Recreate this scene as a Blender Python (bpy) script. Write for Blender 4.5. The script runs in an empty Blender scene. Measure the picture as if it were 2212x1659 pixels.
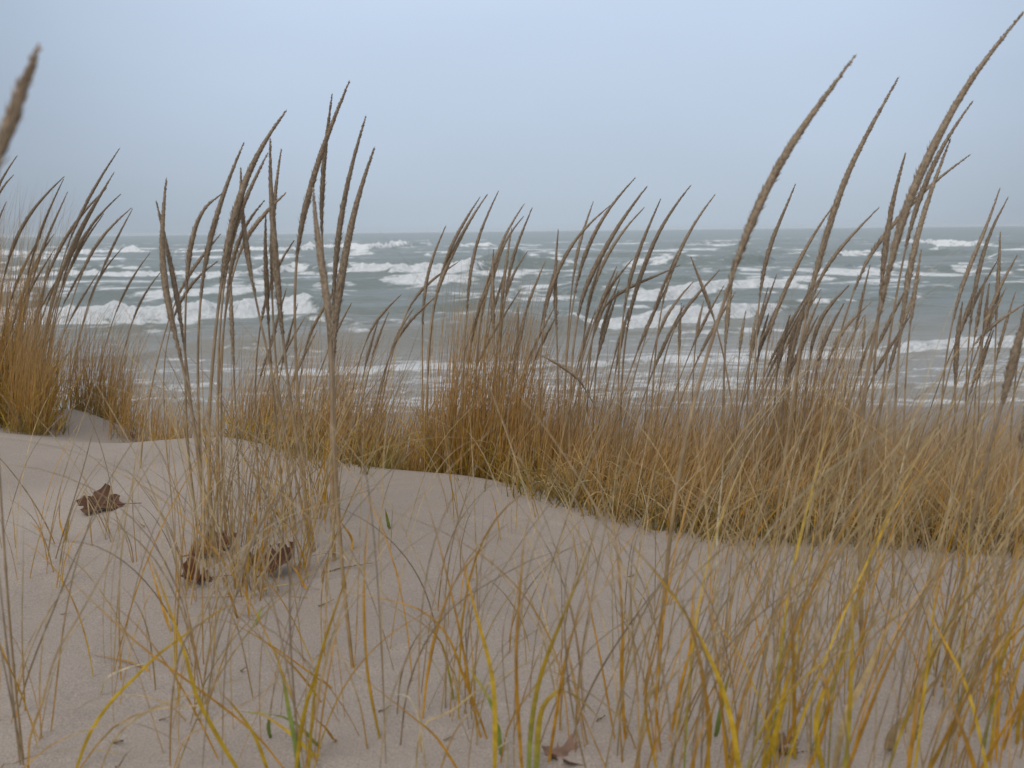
import bpy, math, random
import numpy as np
from mathutils import Matrix, Vector

# ------------------------------------------------------------------ camera
H = 3.5                       # eye height above the lake
W0, H0 = 2212.0, 1659.0       # working pixel grid of the traced points
FPX = 2124.0
PITCH = math.radians(8.84)
ROLL = math.radians(-0.62)
S = bpy.context.scene
C = S.collection
cam_d = bpy.data.cameras.new('camera')
cam = bpy.data.objects.new('camera', cam_d)
C.objects.link(cam)
S.camera = cam
cam_d.sensor_width = 36.0
cam_d.lens = 36.0 * FPX / W0
cam_d.clip_start = 0.05
cam_d.clip_end = 20000
cam.matrix_world = (Matrix.Translation((0, 0, H)) @ Matrix.Rotation(math.pi/2 - PITCH, 4, 'X')
                    @ Matrix.Rotation(ROLL, 4, 'Z'))
cam_d.dof.use_dof = True
cam_d.dof.focus_distance = 2.7
cam_d.dof.aperture_fstop = 7.0
RM = np.array(cam.matrix_world.to_3x3())

# ------------------------------------------------------------------ world
world = bpy.data.worlds.new('World')
S.world = world
world.use_nodes = True
nt = world.node_tree
nt.nodes.clear()
def N(t, kind, **kw):
    n = t.nodes.new(kind)
    for k, v in kw.items():
        if k.startswith('i_'):
            n.inputs[k[2:].replace('_', ' ')].default_value = v
        elif k.startswith('n_'):
            n.inputs[int(k[2:])].default_value = v
        else:
            setattr(n, k, v)
    return n
SUN_EL, SUN_AZ = math.radians(52), math.radians(205)
sky = N(nt, 'ShaderNodeTexSky', sky_type='NISHITA', sun_disc=False, sun_elevation=SUN_EL,
        sun_rotation=SUN_AZ, dust_density=4.0, air_density=1.0)
bg1 = N(nt, 'ShaderNodeBackground'); bg1.inputs[1].default_value = 0.06
nt.links.new(sky.outputs[0], bg1.inputs[0])
tc = N(nt, 'ShaderNodeTexCoord')
sep = N(nt, 'ShaderNodeSeparateXYZ'); nt.links.new(tc.outputs['Generated'], sep.inputs[0])
ramp = N(nt, 'ShaderNodeValToRGB')
nt.links.new(sep.outputs[2], ramp.inputs[0])
cr = ramp.color_ramp
cr.elements[0].position = 0.0; cr.elements[0].color = (0.44, 0.515, 0.60, 1)
cr.elements[1].position = 1.0; cr.elements[1].color = (0.95, 0.98, 1.03, 1)
for p_, c_ in ((0.035, (0.455, 0.54, 0.64, 1)), (0.10, (0.48, 0.575, 0.71, 1)), (0.20, (0.52, 0.63, 0.79, 1)), (0.4, (0.72, 0.80, 0.92, 1))):
    e = cr.elements.new(p_); e.color = c_
# brighter patch of cloud ahead, added so the sky darkens outward like lens vignetting
dotn = N(nt, 'ShaderNodeVectorMath', operation='DOT_PRODUCT')
pk = Vector((0.06, 1.0, 0.24)).normalized()
dotn.inputs[1].default_value = pk
nt.links.new(tc.outputs['Generated'], dotn.inputs[0])
mr = N(nt, 'ShaderNodeMapRange', interpolation_type='SMOOTHERSTEP')
nt.links.new(dotn.outputs['Value'], mr.inputs[0])
mr.inputs[1].default_value = 0.80; mr.inputs[2].default_value = 1.0
mr.inputs[3].default_value = 0.72; mr.inputs[4].default_value = 1.06
cn = N(nt, 'ShaderNodeTexNoise'); cn.inputs['Scale'].default_value = 2.2; cn.inputs['Detail'].default_value = 4
cmap = N(nt, 'ShaderNodeMapping'); cmap.inputs['Scale'].default_value = (1, 1, 3.0)
nt.links.new(tc.outputs['Generated'], cmap.inputs[0]); nt.links.new(cmap.outputs[0], cn.inputs['Vector'])
mr2 = N(nt, 'ShaderNodeMapRange'); nt.links.new(cn.outputs['Fac'], mr2.inputs[0])
mr2.inputs[1].default_value = 0.3; mr2.inputs[2].default_value = 0.7
mr2.inputs[3].default_value = 0.965; mr2.inputs[4].default_value = 1.03
mu = N(nt, 'ShaderNodeMath', operation='MULTIPLY')
nt.links.new(mr.outputs[0], mu.inputs[0]); nt.links.new(mr2.outputs[0], mu.inputs[1])
bg2 = N(nt, 'ShaderNodeBackground')
nt.links.new(ramp.outputs[0], bg2.inputs[0]); nt.links.new(mu.outputs[0], bg2.inputs[1])
mixs = N(nt, 'ShaderNodeMixShader'); mixs.inputs[0].default_value = 0.90
nt.links.new(bg1.outputs[0], mixs.inputs[1]); nt.links.new(bg2.outputs[0], mixs.inputs[2])
wo = N(nt, 'ShaderNodeOutputWorld'); nt.links.new(mixs.outputs[0], wo.inputs[0])

sun_d = bpy.data.lights.new('sun', 'SUN')
sun_d.energy = 1.45; sun_d.angle = math.radians(35); sun_d.color = (1.0, 0.95, 0.88)
sun = bpy.data.objects.new('sun', sun_d); C.objects.link(sun)
sd = Vector((math.sin(SUN_AZ)*math.cos(SUN_EL), math.cos(SUN_AZ)*math.cos(SUN_EL), math.sin(SUN_EL)))
sun.rotation_euler = sd.to_track_quat('Z', 'Y').to_euler()
sun.location = (0, 0, 30)
S.view_settings.view_transform = 'Standard'
S.view_settings.look = 'None'
S.view_settings.exposure = 0.10
S.view_settings.gamma = 1.0
S.view_settings.use_curve_mapping = False
S.render.engine = 'CYCLES'
S.cycles.max_bounces = 6
S.cycles.volume_bounces = 2
S.render.filter_size = 2.0

rng = np.random.default_rng(11)
random.seed(11)

# ------------------------------------------------------------------ helpers
def ray(px, py):
    v = np.array([(px - W0/2)/FPX, -(py - H0/2)/FPX, -1.0])
    return RM @ v
def at(px, py, d):
    """point seen at pixel, at ground distance d (world Y)"""
    r = ray(px, py)
    return np.array([0, 0, H]) + r * (d / r[1])
def horizon(px):
    return 499.0 - (px - 1106)*math.tan(-ROLL)

def _hash(ix, iy, seed):
    h = (ix.astype(np.int64)*374761393 + iy.astype(np.int64)*668265263 + seed*2147483647) & 0xffffffff
    h = ((h ^ (h >> 13))*1274126177) & 0xffffffff
    h = h ^ (h >> 16)
    return (h & 0xffff)/65535.0
def vnoise(x, y, seed=0):
    ix = np.floor(x); iy = np.floor(y)
    fx = x-ix; fy = y-iy
    fx = fx*fx*(3-2*fx); fy = fy*fy*(3-2*fy)
    a = _hash(ix, iy, seed); b = _hash(ix+1, iy, seed)
    c = _hash(ix, iy+1, seed); d = _hash(ix+1, iy+1, seed)
    return (a*(1-fx)+b*fx)*(1-fy) + (c*(1-fx)+d*fx)*fy
def fbm(x, y, o=4, seed=0):
    s = 0; a = 0.5; t = 0
    for k in range(o):
        s = s + a*vnoise(x*2**k + 17.3*k, y*2**k - 9.1*k, seed+k); t += a; a *= 0.5
    return s/t
def sstep(a, b, x):
    t = np.clip((x-a)/(b-a), 0, 1)
    return t*t*(3-2*t)

def mesh_np(name, V, F, mat=None, col=None, attr=None, smooth=True):
    me = bpy.data.meshes.new(name)
    V = np.asarray(V, np.float32); F = np.asarray(F, np.int32)
    n = F.shape[1]
    me.vertices.add(len(V)); me.vertices.foreach_set('co', V.ravel())
    me.loops.add(F.size); me.loops.foreach_set('vertex_index', F.ravel())
    me.polygons.add(len(F))
    me.polygons.foreach_set('loop_start', np.arange(0, F.size, n, dtype=np.int32))
    if smooth:
        me.polygons.foreach_set('use_smooth', np.ones(len(F), bool))
    if col is not None:
        a = me.color_attributes.new('Col', 'FLOAT_COLOR', 'POINT')
        cc = np.ones((len(V), 4), np.float32); cc[:, :3] = col
        a.data.foreach_set('color', cc.ravel())
    for k, v in (attr or {}).items():
        a = me.attributes.new(k, 'FLOAT', 'POINT')
        a.data.foreach_set('value', np.asarray(v, np.float32).ravel())
    me.update(calc_edges=True)
    if mat: me.materials.append(mat)
    return me
def link(name, me, parent=None, loc=(0, 0, 0)):
    o = bpy.data.objects.new(name, me)
    C.objects.link(o)
    if parent is not None: o.parent = parent
    o.location = loc
    return o
def thing(name, loc):
    o = bpy.data.objects.new(name, None); C.objects.link(o); o.location = loc
    o.empty_display_size = 0.03
    return o
def tag(o, label=None, cat=None, group=None, kind=None):
    if label: o['label'] = label
    if cat: o['category'] = cat
    if group: o['group'] = group
    if kind: o['kind'] = kind

# ------------------------------------------------------------------ materials
def newmat(name):
    m = bpy.data.materials.new(name); m.use_nodes = True
    t = m.node_tree; t.nodes.clear()
    out = t.nodes.new('ShaderNodeOutputMaterial')
    return m, t, out
def mat_plant(name, transl=0.25, rough=0.6, nscale=60):
    m, t, out = newmat(name)
    at_ = N(t, 'ShaderNodeAttribute', attribute_name='Col')
    tcn = N(t, 'ShaderNodeTexCoord')
    no = N(t, 'ShaderNodeTexNoise'); no.inputs['Scale'].default_value = nscale; no.inputs['Detail'].default_value = 3
    t.links.new(tcn.outputs['Object'], no.inputs['Vector'])
    m2 = N(t, 'ShaderNodeMapRange'); t.links.new(no.outputs['Fac'], m2.inputs[0])
    m2.inputs[1].default_value = 0.3; m2.inputs[2].default_value = 0.7; m2.inputs[3].default_value = 0.7; m2.inputs[4].default_value = 1.25
    vm = N(t, 'ShaderNodeVectorMath', operation='SCALE')
    t.links.new(at_.outputs['Color'], vm.inputs[0]); t.links.new(m2.outputs[0], vm.inputs['Scale'])
    b = N(t, 'ShaderNodeBsdfPrincipled'); b.inputs['Roughness'].default_value = rough
    b.inputs['Specular IOR Level'].default_value = 0.3
    t.links.new(vm.outputs[0], b.inputs['Base Color'])
    tr = N(t, 'ShaderNodeBsdfTranslucent'); t.links.new(vm.outputs[0], tr.inputs[0])
    mx = N(t, 'ShaderNodeMixShader'); mx.inputs[0].default_value = transl
    t.links.new(b.outputs[0], mx.inputs[1]); t.links.new(tr.outputs[0], mx.inputs[2])
    t.links.new(mx.outputs[0], out.inputs[0])
    return m
M_BLADE = mat_plant('grass_blade', 0.3)
M_STEM = mat_plant('grass_stem', 0.05, 0.55, 30)
M_HEAD = mat_plant('seed_head', 0.15, 0.8, 220)
M_DRY = mat_plant('dry_leaf', 0.1, 0.7, 45)

def mat_sand():
    m, t, out = newmat('sand')
    tcn = N(t, 'ShaderNodeTexCoord')
    g = N(t, 'ShaderNodeNewGeometry')
    sp = N(t, 'ShaderNodeSeparateXYZ'); t.links.new(g.outputs['Position'], sp.inputs[0])
    # large soft tone changes
    n1 = N(t, 'ShaderNodeTexNoise'); n1.inputs['Scale'].default_value = 1.3; n1.inputs['Detail'].default_value = 5
    t.links.new(tcn.outputs['Object'], n1.inputs['Vector'])
    r1 = N(t, 'ShaderNodeValToRGB'); t.links.new(n1.outputs['Fac'], r1.inputs[0])
    r1.color_ramp.elements[0].position = 0.3; r1.color_ramp.elements[0].color = (0.285, 0.239, 0.202, 1)
    r1.color_ramp.elements[1].position = 0.7; r1.color_ramp.elements[1].color = (0.348, 0.294, 0.250, 1)
    # grains
    n2 = N(t, 'ShaderNodeTexNoise'); n2.inputs['Scale'].default_value = 420; n2.inputs['Detail'].default_value = 2
    t.links.new(tcn.outputs['Object'], n2.inputs['Vector'])
    r2 = N(t, 'ShaderNodeMapRange'); t.links.new(n2.outputs['Fac'], r2.inputs[0])
    r2.inputs[1].default_value = 0.3; r2.inputs[2].default_value = 0.7; r2.inputs[3].default_value = 0.72; r2.inputs[4].default_value = 1.26
    vm = N(t, 'ShaderNodeVectorMath', operation='SCALE')
    t.links.new(r1.outputs[0], vm.inputs[0]); t.links.new(r2.outputs[0], vm.inputs['Scale'])
    # wet sand close to the water
    we = N(t, 'ShaderNodeMapRange', interpolation_type='SMOOTHSTEP'); t.links.new(sp.outputs[2], we.inputs[0])
    we.inputs[1].default_value = 0.15; we.inputs[2].default_value = 0.85; we.inputs[3].default_value = 1.0; we.inputs[4].default_value = 0.0
    mx = N(t, 'ShaderNodeMix', data_type='RGBA'); t.links.new(we.outputs[0], mx.inputs[0])
    t.links.new(vm.outputs[0], mx.inputs[6]); mx.inputs[7].default_value = (0.17, 0.15, 0.13, 1)
    b = N(t, 'ShaderNodeBsdfPrincipled')
    t.links.new(mx.outputs[2], b.inputs['Base Color'])
    ro = N(t, 'ShaderNodeMapRange'); t.links.new(we.outputs[0], ro.inputs[0])
    ro.inputs[3].default_value = 0.95; ro.inputs[4].default_value = 0.4
    t.links.new(ro.outputs[0], b.inputs['Roughness'])
    b.inputs['Specular IOR Level'].default_value = 0.25
    n3 = N(t, 'ShaderNodeTexNoise'); n3.inputs['Scale'].default_value = 28; n3.inputs['Detail'].default_value = 7; n3.inputs['Roughness'].default_value = 0.7
    t.links.new(tcn.outputs['Object'], n3.inputs['Vector'])
    bp = N(t, 'ShaderNodeBump'); bp.inputs['Strength'].default_value = 0.5; bp.inputs['Distance'].default_value = 0.006
    t.links.new(n3.outputs['Fac'], bp.inputs['Height'])
    bp2 = N(t, 'ShaderNodeBump'); bp2.inputs['Strength'].default_value = 0.6; bp2.inputs['Distance'].default_value = 0.0015
    t.links.new(n2.outputs['Fac'], bp2.inputs['Height']); t.links.new(bp.outputs[0], bp2.inputs['Normal'])
    t.links.new(bp2.outputs[0], b.inputs['Normal'])
    t.links.new(b.outputs[0], out.inputs[0])
    return m
def mat_water():
    m, t, out = newmat('lake_water')
    g = N(t, 'ShaderNodeNewGeometry')
    fo = N(t, 'ShaderNodeAttribute', attribute_name='foam')
    tu = N(t, 'ShaderNodeAttribute', attribute_name='turbid')
    mp = N(t, 'ShaderNodeMapping'); mp.inputs['Scale'].default_value = (0.45, 1.0, 1.0)
    t.links.new(g.outputs['Position'], mp.inputs[0])
    na = N(t, 'ShaderNodeTexNoise'); na.inputs['Scale'].default_value = 1.6; na.inputs['Detail'].default_value = 8; na.inputs['Roughness'].default_value = 0.65
    t.links.new(mp.outputs[0], na.inputs['Vector'])
    # foam factor
    a1 = N(t, 'ShaderNodeMath', operation='MULTIPLY_ADD'); t.links.new(na.outputs['Fac'], a1.inputs[0])
    a1.inputs[1].default_value = 2.2; a1.inputs[2].default_value = -1.1
    a2 = N(t, 'ShaderNodeMath', operation='ADD'); t.links.new(a1.outputs[0], a2.inputs[0]); t.links.new(fo.outputs['Fac'], a2.inputs[1])
    la = N(t, 'ShaderNodeAttribute', attribute_name='lace')
    dn = N(t, 'ShaderNodeTexNoise'); dn.inputs['Scale'].default_value = 1.1; dn.inputs['Detail'].default_value = 4
    t.links.new(g.outputs['Position'], dn.inputs['Vector'])
    dm = N(t, 'ShaderNodeVectorMath', operation='MULTIPLY_ADD'); t.links.new(dn.outputs['Color'], dm.inputs[0])
    dm.inputs[1].default_value = (1.4, 1.4, 0); t.links.new(g.outputs['Position'], dm.inputs[2])
    vs_ = N(t, 'ShaderNodeMapping'); vs_.inputs['Scale'].default_value = (0.9, 1.7, 0); t.links.new(dm.outputs[0], vs_.inputs[0])
    vo = N(t, 'ShaderNodeTexVoronoi', feature='DISTANCE_TO_EDGE'); vo.inputs['Scale'].default_value = 2.1; t.links.new(vs_.outputs[0], vo.inputs['Vector'])
    vl = N(t, 'ShaderNodeMapRange', interpolation_type='SMOOTHSTEP'); t.links.new(vo.outputs['Distance'], vl.inputs[0])
    vl.inputs[1].default_value = 0.0; vl.inputs[2].default_value = 0.16; vl.inputs[3].default_value = 0.42; vl.inputs[4].default_value = 0.0
    lm = N(t, 'ShaderNodeMath', operation='MULTIPLY'); t.links.new(vl.outputs[0], lm.inputs[0]); t.links.new(la.outputs['Fac'], lm.inputs[1])
    a3 = N(t, 'ShaderNodeMath', operation='ADD'); t.links.new(a2.outputs[0], a3.inputs[0]); t.links.new(lm.outputs[0], a3.inputs[1])
    ff = N(t, 'ShaderNodeMapRange', interpolation_type='SMOOTHSTEP'); t.links.new(a3.outputs[0], ff.inputs[0])
    ff.inputs[1].default_value = 0.32; ff.inputs[2].default_value = 0.72
    # water colours
    mx = N(t, 'ShaderNodeMix', data_type='RGBA'); t.links.new(tu.outputs['Fac'], mx.inputs[0])
    mx.inputs[6].default_value = (0.190, 0.222, 0.212, 1); mx.inputs[7].default_value = (0.31, 0.285, 0.25, 1)
    b = N(t, 'ShaderNodeBsdfPrincipled'); t.links.new(mx.outputs[2], b.inputs['Base Color'])
    b.inputs['Roughness'].default_value = 0.34; b.inputs['IOR'].default_value = 1.33
    b.inputs['Specular IOR Level'].default_value = 0.5
    nb = N(t, 'ShaderNodeTexNoise'); nb.inputs['Scale'].default_value = 2.4; nb.inputs['Detail'].default_value = 9; nb.inputs['Roughness'].default_value = 0.68
    mp2 = N(t, 'ShaderNodeMapping'); mp2.inputs['Scale'].default_value = (0.4, 1.0, 1.0)
    t.links.new(g.outputs['Position'], mp2.inputs[0]); t.links.new(mp2.outputs[0], nb.inputs['Vector'])
    bp = N(t, 'ShaderNodeBump'); bp.inputs['Strength'].default_value = 1.0; bp.inputs['Distance'].default_value = 0.28
    t.links.new(nb.outputs['Fac'], bp.inputs['Height']); t.links.new(bp.outputs[0], b.inputs['Normal'])
    # foam
    nf = N(t, 'ShaderNodeTexNoise'); nf.inputs['Scale'].default_value = 3.2; nf.inputs['Detail'].default_value = 6; nf.inputs['Roughness'].default_value = 0.7
    t.links.new(g.outputs['Position'], nf.inputs['Vector'])
    bf = N(t, 'ShaderNodeBump'); bf.inputs['Strength'].default_value = 0.9; bf.inputs['Distance'].default_value = 0.45
    t.links.new(nf.outputs['Fac'], bf.inputs['Height'])
    fr = N(t, 'ShaderNodeValToRGB'); t.links.new(nf.outputs['Fac'], fr.inputs[0])
    fr.color_ramp.elements[0].position = 0.3; fr.color_ramp.elements[0].color = (0.66, 0.70, 0.71, 1)
    fr.color_ramp.elements[1].position = 0.62; fr.color_ramp.elements[1].color = (0.94, 0.95, 0.96, 1)
    d = N(t, 'ShaderNodeBsdfPrincipled'); t.links.new(fr.outputs[0], d.inputs['Base Color']); d.inputs['Roughness'].default_value = 0.9
    d.inputs['Specular IOR Level'].default_value = 0.1
    t.links.new(bf.outputs[0], d.inputs['Normal'])
    ms = N(t, 'ShaderNodeMixShader'); t.links.new(ff.outputs[0], ms.inputs[0])
    t.links.new(b.outputs[0], ms.inputs[1]); t.links.new(d.outputs[0], ms.inputs[2])
    t.links.new(ms.outputs[0], out.inputs[0])
    return m

# ------------------------------------------------------------------ ground
CR_PX = [(-500, 925, 3.5), (-150, 925, 3.4), (0, 940, 3.25), (100, 955, 3.2), (240, 962, 3.15), (360, 952, 3.1), (470, 945, 3.05), (560, 965, 2.95),
         (700, 1000, 2.85), (800, 1015, 2.78), (900, 1025, 2.7), (1000, 1032, 2.65), (1120, 1055, 2.6), (1230, 1085, 2.5),
         (1400, 1130, 2.35), (1500, 1155, 2.28), (1600, 1165, 2.24), (1750, 1168, 2.22), (1900, 1170, 2.2), (2100, 1180, 2.18), (2212, 1200, 2.15), (2500, 1230, 2.1)]
_cp = np.array([at(*p) for p in CR_PX])
CX, CY, CZ = _cp[:, 0], _cp[:, 1], _cp[:, 2]
def ground(x, y):
    x = np.asarray(x, float); y = np.asarray(y, float)
    yc = (np.interp(x-0.06, CX, CY)+np.interp(x, CX, CY)+np.interp(x+0.06, CX, CY))/3
    zc = (np.interp(x-0.05, CX, CZ)+np.interp(x, CX, CZ)+np.interp(x+0.05, CX, CZ))/3
    s = y - yc
    # near side: gentle hollow towards the camera
    zn0 = H - 0.635 + 0.02*x
    w = sstep(0, 1, np.clip((y-0.9)/(yc-0.9), 0, 1))
    near = zn0*(1-w) + zc*w
    near += 0.030*(fbm(x*1.6+3, y*1.6, 3, 5)-0.5)*sstep(0.0, 0.5, -s) + 0.006*(fbm(x*9, y*9, 3, 9)-0.5)
    near += 0.012*(fbm(x*4, y*5+1, 2, 21)-0.5)
    # lee side
    prof = np.interp(y, [2, 3, 4, 5, 6, 8, 10, 13, 16, 19, 22, 30, 60, 200], [-0.72, -0.86, -1.10, -1.36, -1.62, -2.12, -2.52, -2.98, -3.27, -3.5, -3.68, -4.1, -5, -8]) + H
    lee0 = zc - 0.20*(1-np.exp(-(np.maximum(s, 0)/0.42)**2)) - 0.06*np.maximum(s, 0)
    k = sstep(0.2, 1.8, s)
    lee = lee0*(1-k) + np.minimum(prof, lee0+0.3)*k
    lee += 0.10*(fbm(x*0.5, y*0.5, 3, 40)-0.5)*sstep(1.0, 4, s)*sstep(17, 12, y)
    z = np.where(s < 0, near, lee)
    # sand mound behind the crest at the left
    mx, my, mz = at(118, 889, 3.9)
    dx = x-mx; dy = y-my
    sx = np.where(dx < 0, 0.75, 0.42)
    top = mz - 0.0
    b = np.exp(-np.abs(dx/sx)**1.5 - (dy/0.55)**2)
    z = np.maximum(z, z + (top - z)*b)
    return z
def hit(px, py, dmax=8.0):
    """distance at which the ray through a pixel meets the near sand"""
    r = ray(px, py)
    d = np.linspace(0.5, dmax, 1500)
    P = np.array([0, 0, H])[None] + r[None]*(d/r[1])[:, None]
    g = ground(P[:, 0], P[:, 1])
    w = np.nonzero(P[:, 2] <= g)[0]
    return d[w[0]] if len(w) else None

def axis(segs):
    out = []
    for a, b, st in segs: out += list(np.arange(a, b, st))
    return np.array(out + [segs[-1][1]])
gx = axis([(-400, -60, 40), (-60, -12, 4), (-12, -4, 0.5), (-4, -2.4, 0.06), (-2.4, 2.4, 0.012), (2.4, 4, 0.06), (4, 12, 0.5), (12, 60, 4), (60, 400, 40)])
gy = axis([(-40, -4, 4), (-4, 0.5, 0.25), (0.5, 3.6, 0.011), (3.6, 6, 0.05), (6, 24, 0.3), (24, 60, 4), (60, 400, 40)])
GX, GY = np.meshgrid(gx, gy)
def grid_faces(nr, nc):
    i = np.arange(nr*nc).reshape(nr, nc)
    return np.stack([i[:-1, :-1], i[:-1, 1:], i[1:, 1:], i[1:, :-1]], -1).reshape(-1, 4)
GZ = ground(GX, GY)
gm = mesh_np('sand_dune', np.stack([GX, GY, GZ], -1).reshape(-1, 3), grid_faces(*GX.shape), mat_sand())
go = link('ground', gm); tag(go, 'pale pinkish sand dune sloping to the beach and lake', kind='structure')

# ------------------------------------------------------------------ lake
pr = np.concatenate([np.arange(560, 40, -0.5), np.arange(40, 6, -0.4), np.arange(6, 1.0, -0.2)])
dr = H*FPX/pr
tt = np.linspace(-0.85, 0.85, 1150)
D, T = np.meshgrid(dr, tt, indexing='ij')
WX = T*D; WY = D.copy()
PX = W0/2 + T*FPX                      # approximate picture column of each fan column, used to lay the breakers out
def pd(px, py):                        # picture row -> distance on the lake
    return H*FPX/np.maximum(py - horizon(px), 2.0)
hgt = np.zeros_like(D); foam = np.zeros_like(D)
rowsp = np.gradient(dr)[:, None]*np.ones_like(T)
# ambient chop
for k, (lam, amp, ang) in enumerate([(2.2, 0.035, 12), (3.1, .05, -17), (4.3, .07, 8), (6.5, .10, -7), (9.0, .12, 14), (14, .16, -4), (23, .22, 6), (38, .28, -5), (80, .35, 3)]):
    a = math.radians(ang)
    kx, ky = math.sin(a)*2*math.pi/lam, math.cos(a)*2*math.pi/lam
    ph = WX*kx + WY*ky + 5*fbm(WX/lam/3.0, WY/lam/3.0, 2, 60+k)
    f = np.clip((lam/rowsp - 2.5)/4, 0, 1)
    near = sstep(20, 60, D) if lam > 5 else sstep(19, 40, D)
    loc = 0.35 + 1.1*fbm(WX/lam/4, WY/lam/2.5, 2, 80+k)
    hgt += (1.5 if lam < 30 else 1.2)*amp*f*near*loc*(1 - np.abs(np.sin(ph/2)))*1.5 - amp*0.5*f*near
amb = sstep(.22, .55, hgt)
# breakers: list of (px, toe py) points, height px, foam, thickness of foam behind the lip (m)
BR = [
 # toe line points, [height px at those points], foam at those points, back foam
 ([(-300,790),(300,778),(430,765),(600,760),(760,758),(900,752),(1080,742),(1240,724),(1300,712)], [0,10,26,34,38,44,52,40,0], [0,0,0,0,0,0,.05,.25,.4], 0),
 ([(1225,700),(1290,712),(1360,712),(1450,706),(1540,702),(1620,694),(1670,684),(1760,676)], [6,26,38,40,46,44,20,0], [.5,1,1,1,1,1,.8,0], 1.5),
 ([(-200,704),(80,700),(200,700),(340,700),(480,692),(600,684),(660,682),(700,690),(780,690),(1000,680),(1200,668)], [28,38,48,52,48,44,52,34,22,10,0], [1,1,1,1,1,1,.95,.05,0,0,0], 2.0),
 ([(-200,604),(60,602),(250,606),(420,602),(560,596),(640,588),(700,590),(760,590)], [14,18,20,22,26,22,18,0], [.8,.9,1,1,1,.9,.1,0], 2),
 ([(560,600),(640,612),(740,614),(850,620),(980,614),(1100,606),(1250,602),(1340,600)], [0,20,24,30,27,20,18,0], [.4,.9,1,1,1,.95,.9,.5], 2),
 ([(690,585),(745,592),(830,596),(930,596),(1010,592),(1080,586),(1180,584),(1280,582)], [0,32,42,42,38,26,22,0], [.2,1,1,1,.95,.1,0,0], 3),
 ([(1300,600),(1400,600),(1560,596),(1700,594),(1850,590),(1950,584),(2000,580),(2150,576),(2300,574)], [12,22,22,21,22,18,12,14,14], [.9,1,1,1,1,.95,.75,.8,.8], 2),
 ([(1180,652),(1240,654),(1330,660),(1400,660),(1480,656),(1560,648),(1700,640),(1780,640)], [0,16,26,38,34,28,20,0], [0,0,.15,1,1,.9,.95,.1], 2),
 ([(-200,556),(0,556),(150,552),(300,546),(350,548),(420,550),(560,546),(640,544),(700,540),(800,541),(860,536),(900,534),(1000,534)], [14,16,16,13,6,14,17,14,15,15,20,14,0], [.9,.9,1,.95,.3,.9,1,.6,1,1,1,.2,0], 3),
 ([(980,582),(1060,584),(1120,584),(1180,578),(1240,574),(1290,572)], [0,24,22,20,16,0], [0,0,0,.6,.95,.4], 2),
 ([(1320,578),(1400,574),(1480,576),(1560,576),(1640,572),(1700,566)], [0,22,26,28,22,0], [.3,.85,.3,0,0,0], 2),
 ([(1700,566),(1780,562),(1830,558),(1890,556),(1960,556),(2080,556),(2200,560)], [0,14,18,16,12,14,10], [0,.1,.95,.8,0,0,0], 2),
 ([(1920,520),(1960,526),(2020,530),(2090,530),(2130,526)], [0,14,17,16,0], [.5,1,1,1,.3], 6),
 ([(950,536),(1010,538),(1060,537),(1120,534)], [0,10,11,0], [.3,.8,.9,.2], 4),
 ([(1440,536),(1500,532),(1560,531),(1620,530)], [0,8,8,0], [0,.35,.45,0], 4),
 ([(2100,590),(2170,596),(2250,598),(2400,600)], [0,30,34,20], [0,.2,.1,.0], 2),
 ([(1120,798),(1300,794),(1450,786),(1600,780),(1750,774),(1900,768),(2000,756),(2100,750),(2300,746)], [6,12,16,16,18,18,22,26,22], [.6,.6,.65,.65,.7,.7,.75,.9,.8], 1.6),
 ([(560,816),(700,812),(800,806),(950,800),(1100,795)], [6,9,12,14,8], [.6,.8,.9,.85,.6], 1.5),
 ([(1100,842),(1300,846),(1500,842),(1700,842),(1900,840),(2050,836),(2300,832)], [5,7,8,9,9,10,9], [.5,.55,.6,.65,.65,.7,.65], 0.6),
 ([(-300,850),(0,846),(300,840),(600,846),(900,850)], [4,5,5,5,5], [.35,.4,.45,.45,.4], 0.6),
]
rw = np.random.default_rng(5)
for _ in range(26):
    y0_ = 508 + 230*rw.uniform()**1.4; x0_ = rw.uniform(-250, 2050); w_ = rw.uniform(160, 620)*(0.6+(y0_-508)/300); dy_ = rw.uniform(-6, 4)
    hp_ = rw.uniform(5, 9)*(0.5+(y0_-508)/160)
    f_ = rw.uniform(.45, .95)*(rw.uniform() < .75)
    xs_ = [x0_+w_*q for q in (0, .2, .4, .6, .8, 1)]
    BR.append(([(x, y0_+horizon(x)-499+dy_*q+rw.uniform(-2, 2)) for q, x in enumerate(xs_)], [0]+[hp_*rw.uniform(.6, 1.2) for _ in range(4)]+[0], [0]+[f_*rw.uniform(.3, 1.1) for _ in range(4)]+[0], rw.uniform(.8, 2)))
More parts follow.
